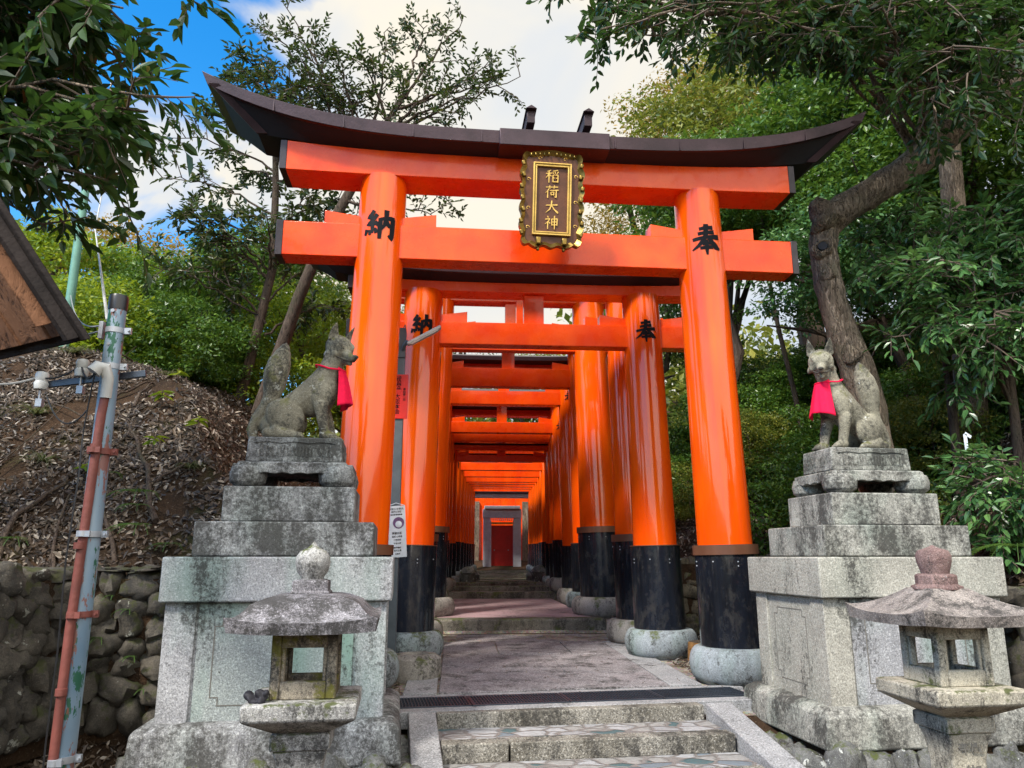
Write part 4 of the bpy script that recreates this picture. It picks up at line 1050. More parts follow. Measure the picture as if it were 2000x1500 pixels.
# ------------------------------------------------------------------ utility pole
def pole():
    r = empty('utility_pole', (-1.755, 3.88, -.35)); tag(r, 'leaning looking blue grey utility pole with peeling paint and red conduit in the left foreground', 'utility pole')
    r['label'] = 'blue grey utility pole with peeling paint and red conduit in the left foreground'
    zt_ = 2.83
    m = MB(); m.lathe([(.053, 0), (.049, 1.4), (.043, 2.42), (.043, zt_)], (0, 0, 0), 32); p = m.build('shaft', M['pole'], r)
    m = MB(); m.lathe([(.046, zt_ - .075), (.047, zt_ - .01), (.043, zt_ + .004), (.0, zt_ + .006)], (0, 0, 0), 32); m.build('cap', M['blackplastic'], p)
    m = MB(); m.tube([(-.012, -.068, 0), (-.010, -.066, 1.2), (.010, -.060, 2.2), (.018, -.060, 2.30)], .021, 16); c = m.build('conduit', M['rustpipe'], r)
    for z in (.9, 1.55, 2.02):
        m = MB(); m.lathe([(.0255, 0), (.0255, .03)], (-.010 + (.02 if z > 2 else 0), -.073, z), 16); m.build('coupling', M['rustpipe'], c)
    m = MB()
    m.tube([(.022, -.064, 2.28), (.024, -.068, 2.38), (.012, -.085, 2.43), (-.012, -.10, 2.43), (-.03, -.11, 2.40)], [.026, .027, .030, .034, .036], 16); m.build('weatherhead', M['white'], r)
    for z, mt in ((.62, 'steel'), (1.25, 'rustpipe'), (1.62, 'steel'), (2.02, 'rustpipe'), (2.455, 'steel'), (2.645, 'steel')):
        b = MB(); b.lathe([(.056 if z < 2.3 else .046, -.014), (.056 if z < 2.3 else .046, .014)], (0, -.006 if z < 2.3 else 0, z), 28)
        if z < 2.3: b.box((.01, -.092, z), (.06, .012, .028)); b.lathe([(.028, -.013), (.028, .013)], (0, -.076, z), 18)
        b.box((.064, 0, z), (.035, .018, .032)); b.lathe([(.006, -.02), (.006, .02)], (.072, 0, z), 8, (0, 1, 0)); b.build('strap', M[mt], r)
    b = MB(); b.box((-.062, -.01, 2.645), (.02, .03, .09)); b.lathe([(.009, 0), (.009, .012)], (.0, -.043, 2.74), 10, (0, -1, 0)); b.lathe([(.0075, 0), (.0075, .003)], (-.005, -.0435, 2.565), 10, (0, -1, 0)); b.build('bracket', M['steel'], r)
    a = MB(); a.box((-.12, .062, 2.40), (.55, .02, .035), tilt=(0, R(-8), 0)); arm = a.build('cross_arm', M['grate'], r, .003)
    for x, z in ((-.345, 2.37), (-.155, 2.44)):
        i = MB(); i.lathe([(.030, -.03), (.034, .0), (.028, .012), (.030, .02), (.032, .045), (.026, .058), (.010, .062)], (x, .035, z), 20); i.build('insulator', M['white'], arm)
        i = MB(); i.lathe([(.006, -.09), (.006, -.02)], (x, .035, z), 8); i.box((x + .005, .035, z - .1), (.03, .03, .04)); i.build('insulator_pin', M['steel'], arm)
    w = MB()
    def cat(p0, p1, sag, n=14): return [Vector(p0).lerp(Vector(p1), t) - Vector((0, 0, sag * 4 * t * (1 - t))) for t in np.linspace(0, 1, n)]
    w.tube(cat((-.155, .02, 2.47), (-.02, -.11, 2.40), .05), .005, 6); w.tube(cat((-.345, .02, 2.40), (-.155, .02, 2.47), .03), .004, 6); w.tube(cat((-.02, -.11, 2.40), (-.07, -.05, 2.1), -.04), .004, 6)
    w.tube(cat((-.30, .02, 2.30), (-.06, -.06, 2.22), .10), .004, 6); w.tube([(-.07, -.05, 2.1), (-.055, -.07, 1.9), (-.07, -.06, 1.5), (-.05, -.07, 1.1), (-.06, -.05, .7), (-.04, -.08, .4), (-.05, -.07, .1)], .004, 6)
    w.build('cable', M['cable'], r)
    w = MB(); w.tube(cat((-.345, .03, 2.41), (-.62, -.05, 2.36), .03), .006, 6); w.tube([(-.02, -.1, .32), (-.10, -.1, .30), (-.20, -.08, .20), (-.26, -.05, .05)], .011, 8); w.build('grey_cable', M['cablegrey'], r)
pole()
# distant green pole and its wire
gp = empty('green_pole', (-5.25, 10.2, float(H(-5.25, 10.2)))); tag(gp, 'thin pale green pole standing among the trees behind the left bank', 'pole')
m = MB(); m.lathe([(.062, -.3), (.055, 2.2), (.048, 3.4)], (0, 0, 0), 16); m.build('shaft', M['greenpole'], gp)
def wire(p0, p1, sag, r=.008, n=20): return [Vector(p0).lerp(Vector(p1), t) - Vector((0, 0, sag * 4 * t * (1 - t))) for t in np.linspace(0, 1, n)]
m = MB(); m.tube(wire((-1.81, 3.88, 2.33), (-5.2, 10.1, 4.6), .15), .006, 5); m.tube(wire((-1.81, 3.88, 2.30), (-7.5, 12, 5.0), .25), .005, 5)
tag(m.build('overhead_wire', M['cablegrey']), 'thin overhead wires running from the utility pole back over the left bank', 'wire')
m = MB(); m.tube([(-5.3, 10.6, 8.2), (-5.05, 10.3, 6.6), (-4.75, 9.6, 5.35), (-1.81, 3.9, 2.36)], .009, 5)
tag(m.build('hanging_cable', M['white']), 'white cable hanging down from the leaves to the utility pole top', 'cable')

# ------------------------------------------------------------------ roof corner at left edge
def eave():
    # ridge/verge runs from far tip towards camera-left and up
    r = empty('shed_roof', (-1.98, 3.7, 0)); tag(r, 'corner of a wooden shed roof with dark edge and brown boards at the left edge', 'roof')
    tip = Vector((-1.76, 3.55, 2.165)) - Vector(r.location); up_ = Vector((-2.2, 3.40, 2.83)) - Vector(r.location)
    d = (up_ - tip).normalized(); back = Vector((-.92, .62, 0)).normalized()
    e = Vector((0, 1, 0)); nrm = d.cross(back).normalized()
    if nrm.z < 0: nrm = -nrm
    def F(a, b_, c): return tip + d * a + back * b_ + nrm * c
    def bx(mb, a0, a1, b0, b1, c0, c1):
        vs = [F(a, b_, c) for c in (c0, c1) for a, b_ in ((a0, b0), (a1, b0), (a1, b1), (a0, b1))]
        mb.add(vs, [(3, 2, 1, 0), (4, 5, 6, 7), (0, 1, 5, 4), (1, 2, 6, 5), (2, 3, 7, 6), (3, 0, 4, 7)])
    m = MB(); bx(m, -.02, 2.5, -.02, .95, 0, .035); m.build('roof_covering', M['rooftop'], r, .006)
    m = MB(); bx(m, 0, 2.5, 0, .035, -.062, -.002); m.build('barge_board', M['rooftop'], r, .004)
    m = MB()
    for k in range(7): bx(m, .03 + k * .0, 2.5, .05 + k * .125, .05 + k * .125 + .118, -.022 - .010 * (k % 2), -.002)
    m.build('soffit_board', M['wood'], r, .003)
    m = MB(); bx(m, .10, 2.4, .045, .085, -.13, -.03); bx(m, .95, 1.05, .05, .95, -.12, -.034); m.build('rafter', M['wood'], r, .004)
eave()

# ------------------------------------------------------------------ boulder walls
def boulder(mb, c, r, seed, seg=9, ring=7, squash=1):
    vs = []; c = Vector(c); q = Euler((random.uniform(-.5, .5), random.uniform(-.5, .5), random.uniform(0, 3))).to_matrix(); off = Vector((seed * 7.3, seed * 3.1, 0))
    for i in range(ring + 1):
        t = -math.pi / 2 + math.pi * i / ring
        for k in range(seg):
            a = 2 * math.pi * k / seg
            ct, st_ = math.cos(t), math.sin(t)
            p = Vector((abs(ct) ** .75 * math.cos(a), abs(ct) ** .75 * math.sin(a), math.copysign(abs(st_) ** .75, st_)))
            k_ = 1 + .42 * mnoise.noise(p * 1.2 + off) + .22 * mnoise.noise(p * 3.1 + off) - .10 * abs(mnoise.noise(p * 5.0 + off))
            p = Vector((p.x * r[0], p.y * r[1], p.z * r[2])) * k_
            vs.append(p + c)
    fs = [(i * seg + k, i * seg + (k + 1) % seg, (i + 1) * seg + (k + 1) % seg, (i + 1) * seg + k) for i in range(ring) for k in range(seg)]
    mb.add(vs, fs)
def wall(name, path, z0f, z1, size, mat, label, depth=.16, seg=16, seed=1):
    random.seed(seed); r = empty(name, (*path[0], 0)); tag(r, label, 'stone wall')
    mb = MB(); bk = MB(); off = Vector((*path[0], 0))
    for a, b in zip(path, path[1:]):
        a = Vector((*a, 0)); b = Vector((*b, 0)); d = b - a; L = d.length; d.normalize(); nr = Vector((d.y, -d.x, 0))
        z = z0f - .08; row = 0
        while z < z1 - size * .15:
            hgt = size * random.uniform(.75, 1.15); x = -random.uniform(0, size)
            if z + hgt > z1: hgt = z1 - z
            while x < L + size * .3:
                w = size * random.uniform(.8, 1.7)
                c = a + d * (x + w / 2) + Vector((0, 0, z + hgt / 2 + random.uniform(-.15, .15) * hgt)) + nr * random.uniform(-.02, .03) - nr * (z - z0f) * .06
                if x + w / 2 < L + .1:
                    ang = math.atan2(d.y, d.x); t = MB(); boulder(t, (0, 0, 0), (w * .56, depth, hgt * .60), random.random() * 50, seg, 10)
                    rm = Matrix.Rotation(ang, 3, 'Z') @ Matrix.Rotation(random.uniform(-.35, .35), 3, 'Y'); mb.add([rm @ Vector(v) + c - off for v in t.v], t.f)
                x += w * .93
            z += hgt * .86; row += 1
        p = [a - d * .1, b + d * .1]
        vs = [q - off + nr * s - Vector((0, 0, 0)) + Vector((0, 0, zz)) for zz in (z0f - .2, z1 - .08) for q, s in ((p[0], .04), (p[1], .04), (p[1], -.25), (p[0], -.25))]
        bk.add(vs, [(3, 2, 1, 0), (4, 5, 6, 7), (0, 1, 5, 4), (1, 2, 6, 5), (2, 3, 7, 6), (3, 0, 4, 7)])
    mb.build('boulders', mat, r, smooth=60); bk.build('earth_backing', M['soil'], r)
wall('boulder_wall', [(-3.05, 2.5), (-3.0, 5.7), (-2.85, 6.22), (-1.85, 6.26)], 0.0, 1.08, .205, M['rock'], 'low retaining wall of dark rounded boulders below the left bank', seed=4)
wall('boulder_wall', [(3.15, 11.0), (4.7, 10.9)], .1, 1.15, .22, M['rock3'], 'tan boulder retaining wall seen between the right pillars of the first two gates', .1, 12, seed=6)
wall('boulder_wall', [(4.32, 9.5), (4.45, 6.5), (4.5, 3.2)], -.3, .9, .28, M['rock'], 'mossy boulder wall to the right of the right pedestal', seed=8)
def footing(cx, cy, hw, hd, label, mat, seed):
    random.seed(seed); r = empty('boulder_footing', (cx, cy, -.3), A4); tag(r, label, 'boulder footing')
    m = MB(); x = -hw
    while x < hw:
        w = random.uniform(.14, .30); h = random.uniform(.10, .19)
        boulder(m, (x + w / 2, -hd + random.uniform(-.03, .05), random.uniform(0, .06)), (w * .56, .13, h), random.random() * 50, 16, 10); x += w * .92
    for sx in (-1, 1):
        y = -hd + .1
        while y < hd:
            w = random.uniform(.16, .28); boulder(m, (sx * (hw + random.uniform(-.04, .02)), y + w / 2, random.uniform(-.02, .05)), (.13, w * .56, random.uniform(.1, .17)), random.random() * 50, 16, 10); y += w * .92
    x = -hw
    while x < hw + .2:
        w = random.uniform(.18, .34); boulder(m, (x, -hd - .22 + random.uniform(-.05, .05), -.15), (w * .5, .14, .12), random.random() * 50, 16, 10); x += w * .95
    m.build('boulders', mat, r, smooth=60)
    b = MB(); b.box((0, 0, .0), (2 * hw - .12, 2 * hd - .12, .36)); b.build('earth_core', M['soil'], r)
footing(-1.205, 5.93, .86, .70, 'row of half buried boulders carrying the left pedestal', M['rock2'], 3)
footing(3.375, 6.15, .86, .70, 'row of coloured boulders carrying the right pedestal', M['rock2'], 5)

# ------------------------------------------------------------------ vegetation
def unit(a): return a / np.maximum(np.linalg.norm(a, axis=-1, keepdims=True), 1e-9)
def leaves_np(P, D, Nn, Ls, width=.36, fold=.12, curl=.12, simple_=False):
    """arrays: base point, direction, normal, length -> vertices and faces"""
    D = unit(D); S = unit(np.cross(D, Nn)); Nn = np.cross(S, D); L = Ls[:, None]; W = L * width / 2
    if simple_:
        V = np.stack([P, P + D * L * .45 + S * W, P + D * L - Nn * L * curl, P + D * L * .45 - S * W], 1)
        F = (np.arange(len(P))[:, None] * 4 + np.arange(4)[None]); return V.reshape(-1, 3), F
    up_ = Nn * (W * fold * 2)
    V = np.stack([P, P + D * L * .28 + S * W * .92 + up_, P + D * L * .66 + S * W * .78 + up_ - Nn * L * curl * .4, P + D * L - Nn * L * curl, P + D * L * .66 - S * W * .78 + up_ - Nn * L * curl * .4, P + D * L * .28 - S * W * .92 + up_, P + D * L * .48 - Nn * L * curl * .2], 1)
    b = np.arange(len(P))[:, None] * 7
    F = np.concatenate([b + np.array([[0, 6, 2, 1]]), b + np.array([[6, 3, 2, 2]])[:, [0, 1, 2, 2]], b + np.array([[0, 5, 4, 6]]), b + np.array([[6, 4, 3, 3]])], 0)
    return V.reshape(-1, 3), F
def leaf_object(name, P, D, N, L, mat, parent, width=.36, fold=.2, curl=.12, simple_=False):
    V, F = leaves_np(P, D, N, L, width, fold, curl, simple_)
    if not simple_:
        # build as two quads per leaf (folded at the rib)
        b = np.arange(len(P))[:, None] * 7
        F = np.concatenate([b + np.array([[0, 3, 2, 1]]), b + np.array([[0, 5, 4, 3]])], 0)
    o = link(bpy.data.objects.new(name, np_mesh(name, V, F, mat)))
    if parent: o.parent = parent
    return o
def bez(p0, p1, p2, n): 
    t = np.linspace(0, 1, n)[:, None]; return (1 - t) ** 2 * p0 + 2 * t * (1 - t) * p1 + t * t * p2
def twig_leaves(rg, base, direc, length, n, Ls, droop, out, flat=.5):
    """leaves alternating along a twig"""
    d = direc / np.linalg.norm(direc); side = np.cross(d, [0, 0, 1.]); side /= max(np.linalg.norm(side), 1e-6); upv = np.cross(side, d)
    pts = []
    for k in range(n):
        t = (k + .6) / n; p = base + d * length * t + np.array([0, 0, -droop * length * t * t])
        s = 1 if k % 2 else -1
        dd = d * (.55 + .5 * t) + side * s * (.9 - .5 * t) + np.array([0, 0, -droop * .7]) + rg.normal(0, .22, 3)
        nn = upv * 1.0 + rg.normal(0, flat, 3)
        out.append((p, dd, nn, Ls * rg.uniform(.7, 1.15)))
    return base + d * length + np.array([0, 0, -droop * length])
def bough_tree(name, label, group, trunk, boughs, leaf, leafL, mat_leaf, mat_bark, seed, nsec=9, sec_len=.7, ntw=6, tw_len=.28, nl=8, droop=.25, width=.36, spread=1.0, bare=.25, cat='tree', twr=.004):
    """trunk: list of (x,y,z,r); boughs: list of (start, mid, end, r)"""
    rg = np.random.default_rng(seed); base = trunk[0][:3]
    r = empty(name, base); tag(r, label, cat, group); off = np.array(base)
    tm = MB()
    if len(trunk) > 1: tm.tube([np.array(p[:3]) - off for p in trunk], [p[3] for p in trunk], 16)
    tw = MB(); out = []
    for (a, m_, b, rad) in boughs:
        a, m_, b = map(lambda q: np.array(q, float), (a, m_, b)); n = 14; pts = bez(a, m_, b, n)
        pts[1:-1] += rg.normal(0, .012 * np.linalg.norm(b - a), (n - 2, 3))
        tm.tube([p - off for p in pts], list(np.linspace(rad, max(rad * .18, .006), n)), 8)
        for k in range(nsec):
            t = bare + (1 - bare) * (k + rg.uniform(0, 1)) / nsec; i = min(n - 2, int(t * (n - 1))); p = pts[i] + (pts[i + 1] - pts[i]) * (t * (n - 1) - i)
            td = pts[i + 1] - pts[i]; td /= np.linalg.norm(td)
            rv = rg.normal(0, 1, 3); rv -= td * rv.dot(td); rv /= np.linalg.norm(rv); rv[2] *= .65
            sd = td * rg.uniform(.25, .8) + rv * spread; sd[2] += rg.uniform(-.1, .25) - droop * .3; sd /= np.linalg.norm(sd)
            L = sec_len * rg.uniform(.55, 1.2) * (1 - .35 * t); q = p + sd * L + np.array([0, 0, -droop * .25 * L]); mid = p + sd * L * .5 + rg.normal(0, .05 * L, 3)
            sp = bez(p, mid, q, 7); tw.tube([x - off for x in sp], list(np.linspace(max(twr * 2.4, rad * .16), twr, 7)), 5)
            for j in range(ntw):
                tt = .2 + .8 * (j + rg.uniform(0, 1)) / ntw; ii = min(5, int(tt * 6)); pp = sp[ii] + (sp[ii + 1] - sp[ii]) * (tt * 6 - ii)
                dv = sd * .6 + rg.normal(0, .55, 3); dv[2] -= droop * .4; dv /= np.linalg.norm(dv); Lt = tw_len * rg.uniform(.6, 1.25)
                e = twig_leaves(rg, pp, dv, Lt, max(3, int(nl * rg.uniform(.7, 1.2))), leafL, droop, out)
                tw.tube([pp - off, (pp + e) / 2 - off + np.array([0, 0, droop * Lt * .2]), e - off], [twr, twr * .8, twr * .5], 4)
    tm.build('trunk', mat_bark, r, smooth=60); tw.build('twigs', M['twig'], r, smooth=60)
    P, D, N, L = (np.array([o[k] for o in out]) for k in range(4)); 
    leaf_object('crown', P - off, D, N, L, mat_leaf, r, width=width)
    return r, len(P)
cnt = 0
# top-left overhanging evergreen with large leaves
bs = []
rg0 = np.random.default_rng(11)
tr1 = (-6.2, 5.2)
for k in range(26):
    y = rg0.uniform(4.0, 6.2); zz = rg0.uniform(3.55, 5.7) ; xe = -.48 * y + rg0.uniform(-.45, .18)
    bs.append(((-5.6, 5.2, zz * .6 + 1.8), (-4.2, (5.2 + y) / 2, zz + .55), (xe, y, zz - .1), .035))
for k in range(10):
    y = rg0.uniform(4.2, 5.8); zz = rg0.uniform(4.7, 5.6); bs.append(((-5.6, 5.2, 4.6), (-4.0, (5.2 + y) / 2, zz + .3), (-.50 * y + rg0.uniform(-.9, -.1), y, zz), .03))
_, n = bough_tree('evergreen_tree', 'broad leaved evergreen tree hanging over the top left corner', None, [(-6.2, 5.2, 1.0, .28), (-6.0, 5.2, 2.6, .24), (-5.6, 5.2, 4.2, .2), (-5.5, 5.3, 6.5, .1)], bs, None, .15, M['leafA'], M['bark'], 5,
              nsec=8, sec_len=.55, ntw=4, tw_len=.26, nl=7, droop=.34, width=.44, bare=.45); cnt += n
# sparse slim tree left of the gate
tb = [(-3.5, 12, 3.0, .10), (-3.3, 12, 4.2, .08), (-3.05, 12, 5.8, .07), (-3.1, 12, 7.3, .055), (-3.25, 12, 9.0, .03)]
bs = []
for k in range(17):
    z = rg0.uniform(4.9, 9.3); t = rg0.uniform(0, 6.28); L = rg0.uniform(.9, 1.7)
    bs.append(((-3.1, 12, z - .4), (-3.1 + .5 * L * math.cos(t), 12 + .4 * L * math.sin(t), z + .2), (-3.15 + L * math.cos(t) - .15, 12 + L * .8 * math.sin(t), z + .35), .022))
for xe, ze in ((-5.0, 7.35), (-4.6, 6.7), (-4.9, 8.1), (-4.2, 8.6), (-3.9, 9.3), (-4.3, 6.2), (-2.2, 6.3), (-2.3, 5.8)): bs.append(((-3.1, 12, ze - .6), ((xe - 3.1) / 2, 12.1, ze + .1), (xe, 12, ze), .02))
_, n = bough_tree('slim_tree', 'slim dark trunked tree with sparse leaves left of the largest gate', None, tb, bs, None, .12, M['leafB'], M['bark_t'], 6, nsec=8, sec_len=.6, ntw=5, tw_len=.24, nl=7, droop=.12, width=.46); cnt += n
# tree behind the gate, crown above the roof beam
tb = [(-2.9, 11.2, 3.2, .11), (-2.4, 11.1, 5.0, .09), (-2.08, 11, 5.9, .085), (-1.6, 11, 6.95, .07), (-1.35, 11, 7.6, .055), (-.9, 11, 8.5, .04)]
bs = []
for p, e in (((-1.45, 11, 7.4), (.95, 10.8, 8.75)), ((-1.3, 11, 7.7), (.5, 11, 9.1)), ((-.9, 11, 8.4), (.0, 11, 9.9)), ((-.9, 11, 8.5), (-.6, 11.3, 10.0)), ((-1.4, 11, 7.5), (-1.2, 11, 9.7)), ((-1.5, 11, 7.2), (-2.6, 11, 9.4)),
             ((-1.5, 11, 7.2), (-2.0, 10.7, 8.9)), ((-1.6, 11, 7.0), (-2.9, 11.2, 8.5)), ((-1.3, 11, 7.8), (-.2, 11.4, 8.3)), ((-1.7, 11, 6.8), (-.2, 11.2, 6.75)), ((-1.8, 11, 6.5), (-.4, 10.9, 6.3)), ((-1.3, 11, 7.6), (.3, 10.7, 8.4)),
             ((-2.0, 11, 6.1), (-1.0, 11.2, 6.1)), ((-1.6, 11, 7.0), (-3.1, 11, 9.0)), ((-1.0, 11, 8.2), (.6, 11, 8.7)), ((-1.2, 11, 8.0), (-1.6, 11, 9.0)), ((-1.5, 11, 7.3), (-2.3, 11, 8.2)),
             ((-1.5, 11, 7.2), (-3.2, 10.8, 9.6)), ((-1.5, 11, 7.2), (-2.9, 10.8, 9.9)), ((-1.5, 11, 7.2), (-2.4, 10.8, 9.0)), ((-1.4, 11, 7.4), (-1.9, 10.8, 8.4)), ((-1.4, 11, 7.4), (-.9, 10.8, 8.2))):
    p = np.array(p); e = np.array(e); bs.append((p, (p + e) / 2 + np.array([0, 0, .2]), e, .028))
_, n = bough_tree('small_leaved_tree', 'airy small leaved tree spreading above the roof beam of the largest gate', None, tb, bs, None, .095, M['leafB'], M['bark_t'], 7, nsec=8, sec_len=.6, ntw=5, tw_len=.22, nl=6, droop=.05, width=.48, bare=.25); cnt += n
# big bent tree at right
def bent_tree():
    pts = [(4.78, 8.3, 1.7, .25), (4.74, 8.25, 2.6, .215), (4.70, 8.2, 3.05, .20), (4.58, 8.2, 3.45, .19), (4.47, 8.2, 3.8, .17), (4.40, 8.2, 4.2, .165), (4.36, 8.2, 4.6, .165), (4.36, 8.2, 4.9, .185), (4.45, 8.2, 5.15, .21), (4.75, 8.2, 5.36, .185), (5.2, 8.2, 5.62, .185), (5.7, 8.2, 5.98, .19), (6.2, 8.1, 6.45, .21), (6.6, 8.0, 6.8, .18), (7.1, 7.9, 7.2, .15), (8.0, 7.8, 7.7, .11)]
    bs = []; rg = np.random.default_rng(21)
    st = [(6.2, 8.1, 6.45), (6.6, 8.0, 6.8), (5.9, 8.1, 6.2), (7.1, 7.9, 7.2)]
    for k in range(44):
        q_ = rg.uniform(0, 3); s = tuple(float(np.interp(q_, [0, 1, 2, 3], c_)) for c_ in ((5.6, 6.2, 6.8, 7.9), (8.2, 8.1, 7.97, 7.8), (5.95, 6.45, 6.98, 7.62))); y = rg.uniform(5.6, 8.2); px_ = rg.uniform(.16, .95) if k % 3 else rg.uniform(.14, .5)
        xe = px_ * y; depth = 1.16 + y * rg.uniform(.80, .98)
        if px_ < .3: depth = 1.16 + y * rg.uniform(.77, .92)
        if px_ > .72: depth = 1.16 + y * rg.uniform(.66, .95)
        e = (xe, y, depth + .05); m_ = (s[0] * .65 + xe * .35 + rg.uniform(-.3, .3), s[1] * .6 + y * .4, max(s[2], depth) + rg.uniform(.3, 1.0)); bs.append((s, m_, e, .08 if k in (3, 9, 16) else rg.uniform(.018, .034)))
    r, n = bough_tree('bent_tree', 'large old tree with knotted trunk bending right, its boughs hanging across the top right', None, pts, bs, None, .122, M['leafA'], M['bark'], 8, nsec=9, sec_len=.75, ntw=5, tw_len=.27, nl=7, droop=.20, width=.46, bare=.38)
    tr = [c for c in r.children if c.name.startswith('trunk')][0]
    m = MB(); o_ = Vector(pts[0][:3])
    c = Vector((4.27, 8.04, 4.72)) - o_
    m.lathe([(.13, -.06), (.125, .0), (.105, .035), (.075, .045), (.055, .02), (.04, -.03), (.01, -.05)], c, 20, (-.35, -.9, .1), lambda a, z: 1 + .15 * math.sin(2 * a + 1) + .08 * math.sin(5 * a))
    for q, rr in (((4.42, 8.1, 5.15), .20), ((4.52, 8.1, 3.42), .12), ((4.33, 8.1, 4.4), .09), ((4.30, 8.12, 5.0), .10)):
        t = MB(); boulder(t, (0, 0, 0), (rr, rr, rr * .9), rr * 40, 14, 10); m.add([Vector(v) + Vector(q) - o_ for v in t.v], t.f)
    m.build('knot', M['bark'], tr, smooth=70)
    h = MB(); h.lathe([(.058, 0), (.05, .012), (.01, .014)], c + Vector((-.012, -.03, .003)), 14, (-.35, -.9, .1)); h.build('hollow', M['soffit'], tr)
    md = tr.modifiers.new('sub', 'SUBSURF'); md.levels = 2; md.render_levels = 2
    tx = bpy.data.textures.new('barkrelief', 'CLOUDS'); tx.noise_scale = .16; tx.noise_depth = 3
    dm = tr.modifiers.new('d', 'DISPLACE'); dm.texture = tx; dm.strength = .05; dm.mid_level = .5
    return n
cnt += bent_tree()
# right foreground evergreen shrubs with drooping sprays
def spray_shrub(x, y, z, hh, spreadx, label, seed, mat='leafF', leafL=.13, nb=16, lean=-.5):
    rg = np.random.default_rng(seed); bs = []
    for k in range(nb):
        zz = z + hh * rg.uniform(.35, 1.0); ex = x + spreadx * rg.uniform(-1, .55) + lean * .2; ey = y + rg.uniform(-1.0, .5)
        bs.append(((x, y, z + hh * rg.uniform(.2, .7)), ((x + ex) / 2, (y + ey) / 2, zz + .35), (ex, ey, zz - .15), .018))
    return bough_tree('evergreen_shrub', label, 'evergreen shrubs on the right bank', [(x, y, float(H(x, y)) - .1, .06), (x + .05, y, z + hh * .4, .045), (x, y, z + hh * .8, .03)], bs, None, leafL, M[mat], M['bark_t'], seed,
                      nsec=7, sec_len=.6, ntw=5, tw_len=.28, nl=7, droop=.28, width=.42, bare=.25, cat='shrub')[1]
cnt += spray_shrub(6.2, 7.9, 2.2, 2.6, 1.3, 'glossy leaved shrub drooping toward the right fox from the right edge', 31, nb=20)
cnt += spray_shrub(5.9, 8.5, 3.0, 2.4, 1.1, 'glossy leaved shrub below the thick bent limb', 32, nb=18, leafL=.12)
cnt += spray_shrub(7.2, 8.0, 3.0, 2.6, 1.2, 'tall glossy shrub at the right edge of the view', 33, nb=18)
cnt += spray_shrub(5.6, 7.0, 1.0, 1.0, .55, 'low leafy shrub beside the right pedestal top', 34, nb=9, leafL=.12)
print('near leaves', cnt)

# crown prototypes for distant trees
def crown_mesh(seed, nclump, nleaf, leafL, mat, rad=(1, 1, 1), flat=.7, width=.45, clr=.22):
    rg = np.random.default_rng(seed)
    c = rg.normal(0, 1, (nclump, 3)); c = unit(c) * (rg.uniform(.25, 1.0, (nclump, 1)) ** .45) * np.array(rad)
    c += rg.normal(0, .05, c.shape)
    c[:, 2] = np.where(c[:, 2] < -.6 * rad[2], c[:, 2] * .6, c[:, 2])
    n = nclump * nleaf; idx = np.repeat(np.arange(nclump), nleaf)
    sz = rg.uniform(.6, 1.25, nclump)[idx][:, None]
    loc = rg.normal(0, 1, (n, 3)); loc = unit(loc) * (rg.uniform(0, 1, (n, 1)) ** .4) * clr * sz * np.array([1.25, 1.25, .6])
    P = c[idx] + loc
    D = unit(loc) * .7 + rg.normal(0, .6, (n, 3)); D[:, 2] -= .25
    N = np.array([0, 0, 1.]) * flat + unit(loc) * .5 + rg.normal(0, .4, (n, 3))
    L = leafL * rg.uniform(.6, 1.25, n)
    V, F = leaves_np(P, D, N, L, width, .1, .1, True)
    return np_mesh('crown', V, F, M[mat])
def trunk_mesh(seed, mat, h=1.0):
    rg = np.random.default_rng(seed); m = MB(); n = 9
    pts = [(rg.normal(0, .02) * i * .6, rg.normal(0, .02) * i * .6, h * (i / (n - 1)) ) for i in range(n)]
    m.tube(pts, [.030 * (1 - .6 * i / (n - 1)) for i in range(n)], 8)
    for k in range(9):
        i = rg.integers(4, n); p = np.array(pts[i - 1]); a = rg.uniform(0, 6.28); L = rg.uniform(.18, .38)
        q = p + np.array([math.cos(a) * L, math.sin(a) * L, L * rg.uniform(.2, .9)]); m.tube([p, (p + q) / 2 + rg.normal(0, .02, 3), q], [.012, .008, .003], 5)
    return m.mesh('trunk', M[mat])
CM = {}
def cm(kind, v):
    k = (kind, v)
    if k not in CM:
        ks = {'leafE': (150, 95, .075, 'leafE'), 'leafC': (110, 70, .085, 'leafC'), 'leafD': (150, 90, .055, 'leafD'), 'leafG': (140, 90, .065, 'leafG'), 'leafA': (150, 95, .085, 'leafA'), 'leafF': (150, 90, .075, 'leafF'),
              'sparse': (60, 40, .06, 'leafB')}[kind]
        CM[k] = crown_mesh(hash(k[0]) % 1 + 100 + v * 17 + len(kind) * 3 + ord(kind[-1]), *ks)
    return CM[k]
TM = [trunk_mesh(s, 'bark_t') for s in (1, 2, 3)]
def tree(x, y, h, cr, kind, v, label, group, name='background_tree', zb=None, crown_h=None, cat='tree', trunk_r=1.0, crz=None):
    z = float(H(x, y)) if zb is None else zb; rz = random.uniform(0, 6.28)
    r = empty(name, (x, y, z - .15)); r['label'] = label; r['category'] = cat; r['group'] = group
    t = bpy.data.objects.new('trunk', TM[v % 3]); link(t); t.parent = r; t.scale = (h * .75 * trunk_r, h * .75 * trunk_r, h * .92); t.rotation_euler = (0, 0, rz)
    c = bpy.data.objects.new('crown', cm(kind, v % 2)); link(c); c.parent = r; ch = crz or cr * .85
    c.scale = (cr, cr, ch); c.location = (0, 0, (h - ch * .75) if crown_h is None else crown_h); c.rotation_euler = (0, 0, rz)
    return r
random.seed(5)
GL = 'trees beyond the left bank'; GR = 'trees on the right hillside'; GB = 'bushes on the right bank'; GLB = 'bushes along the left bank'
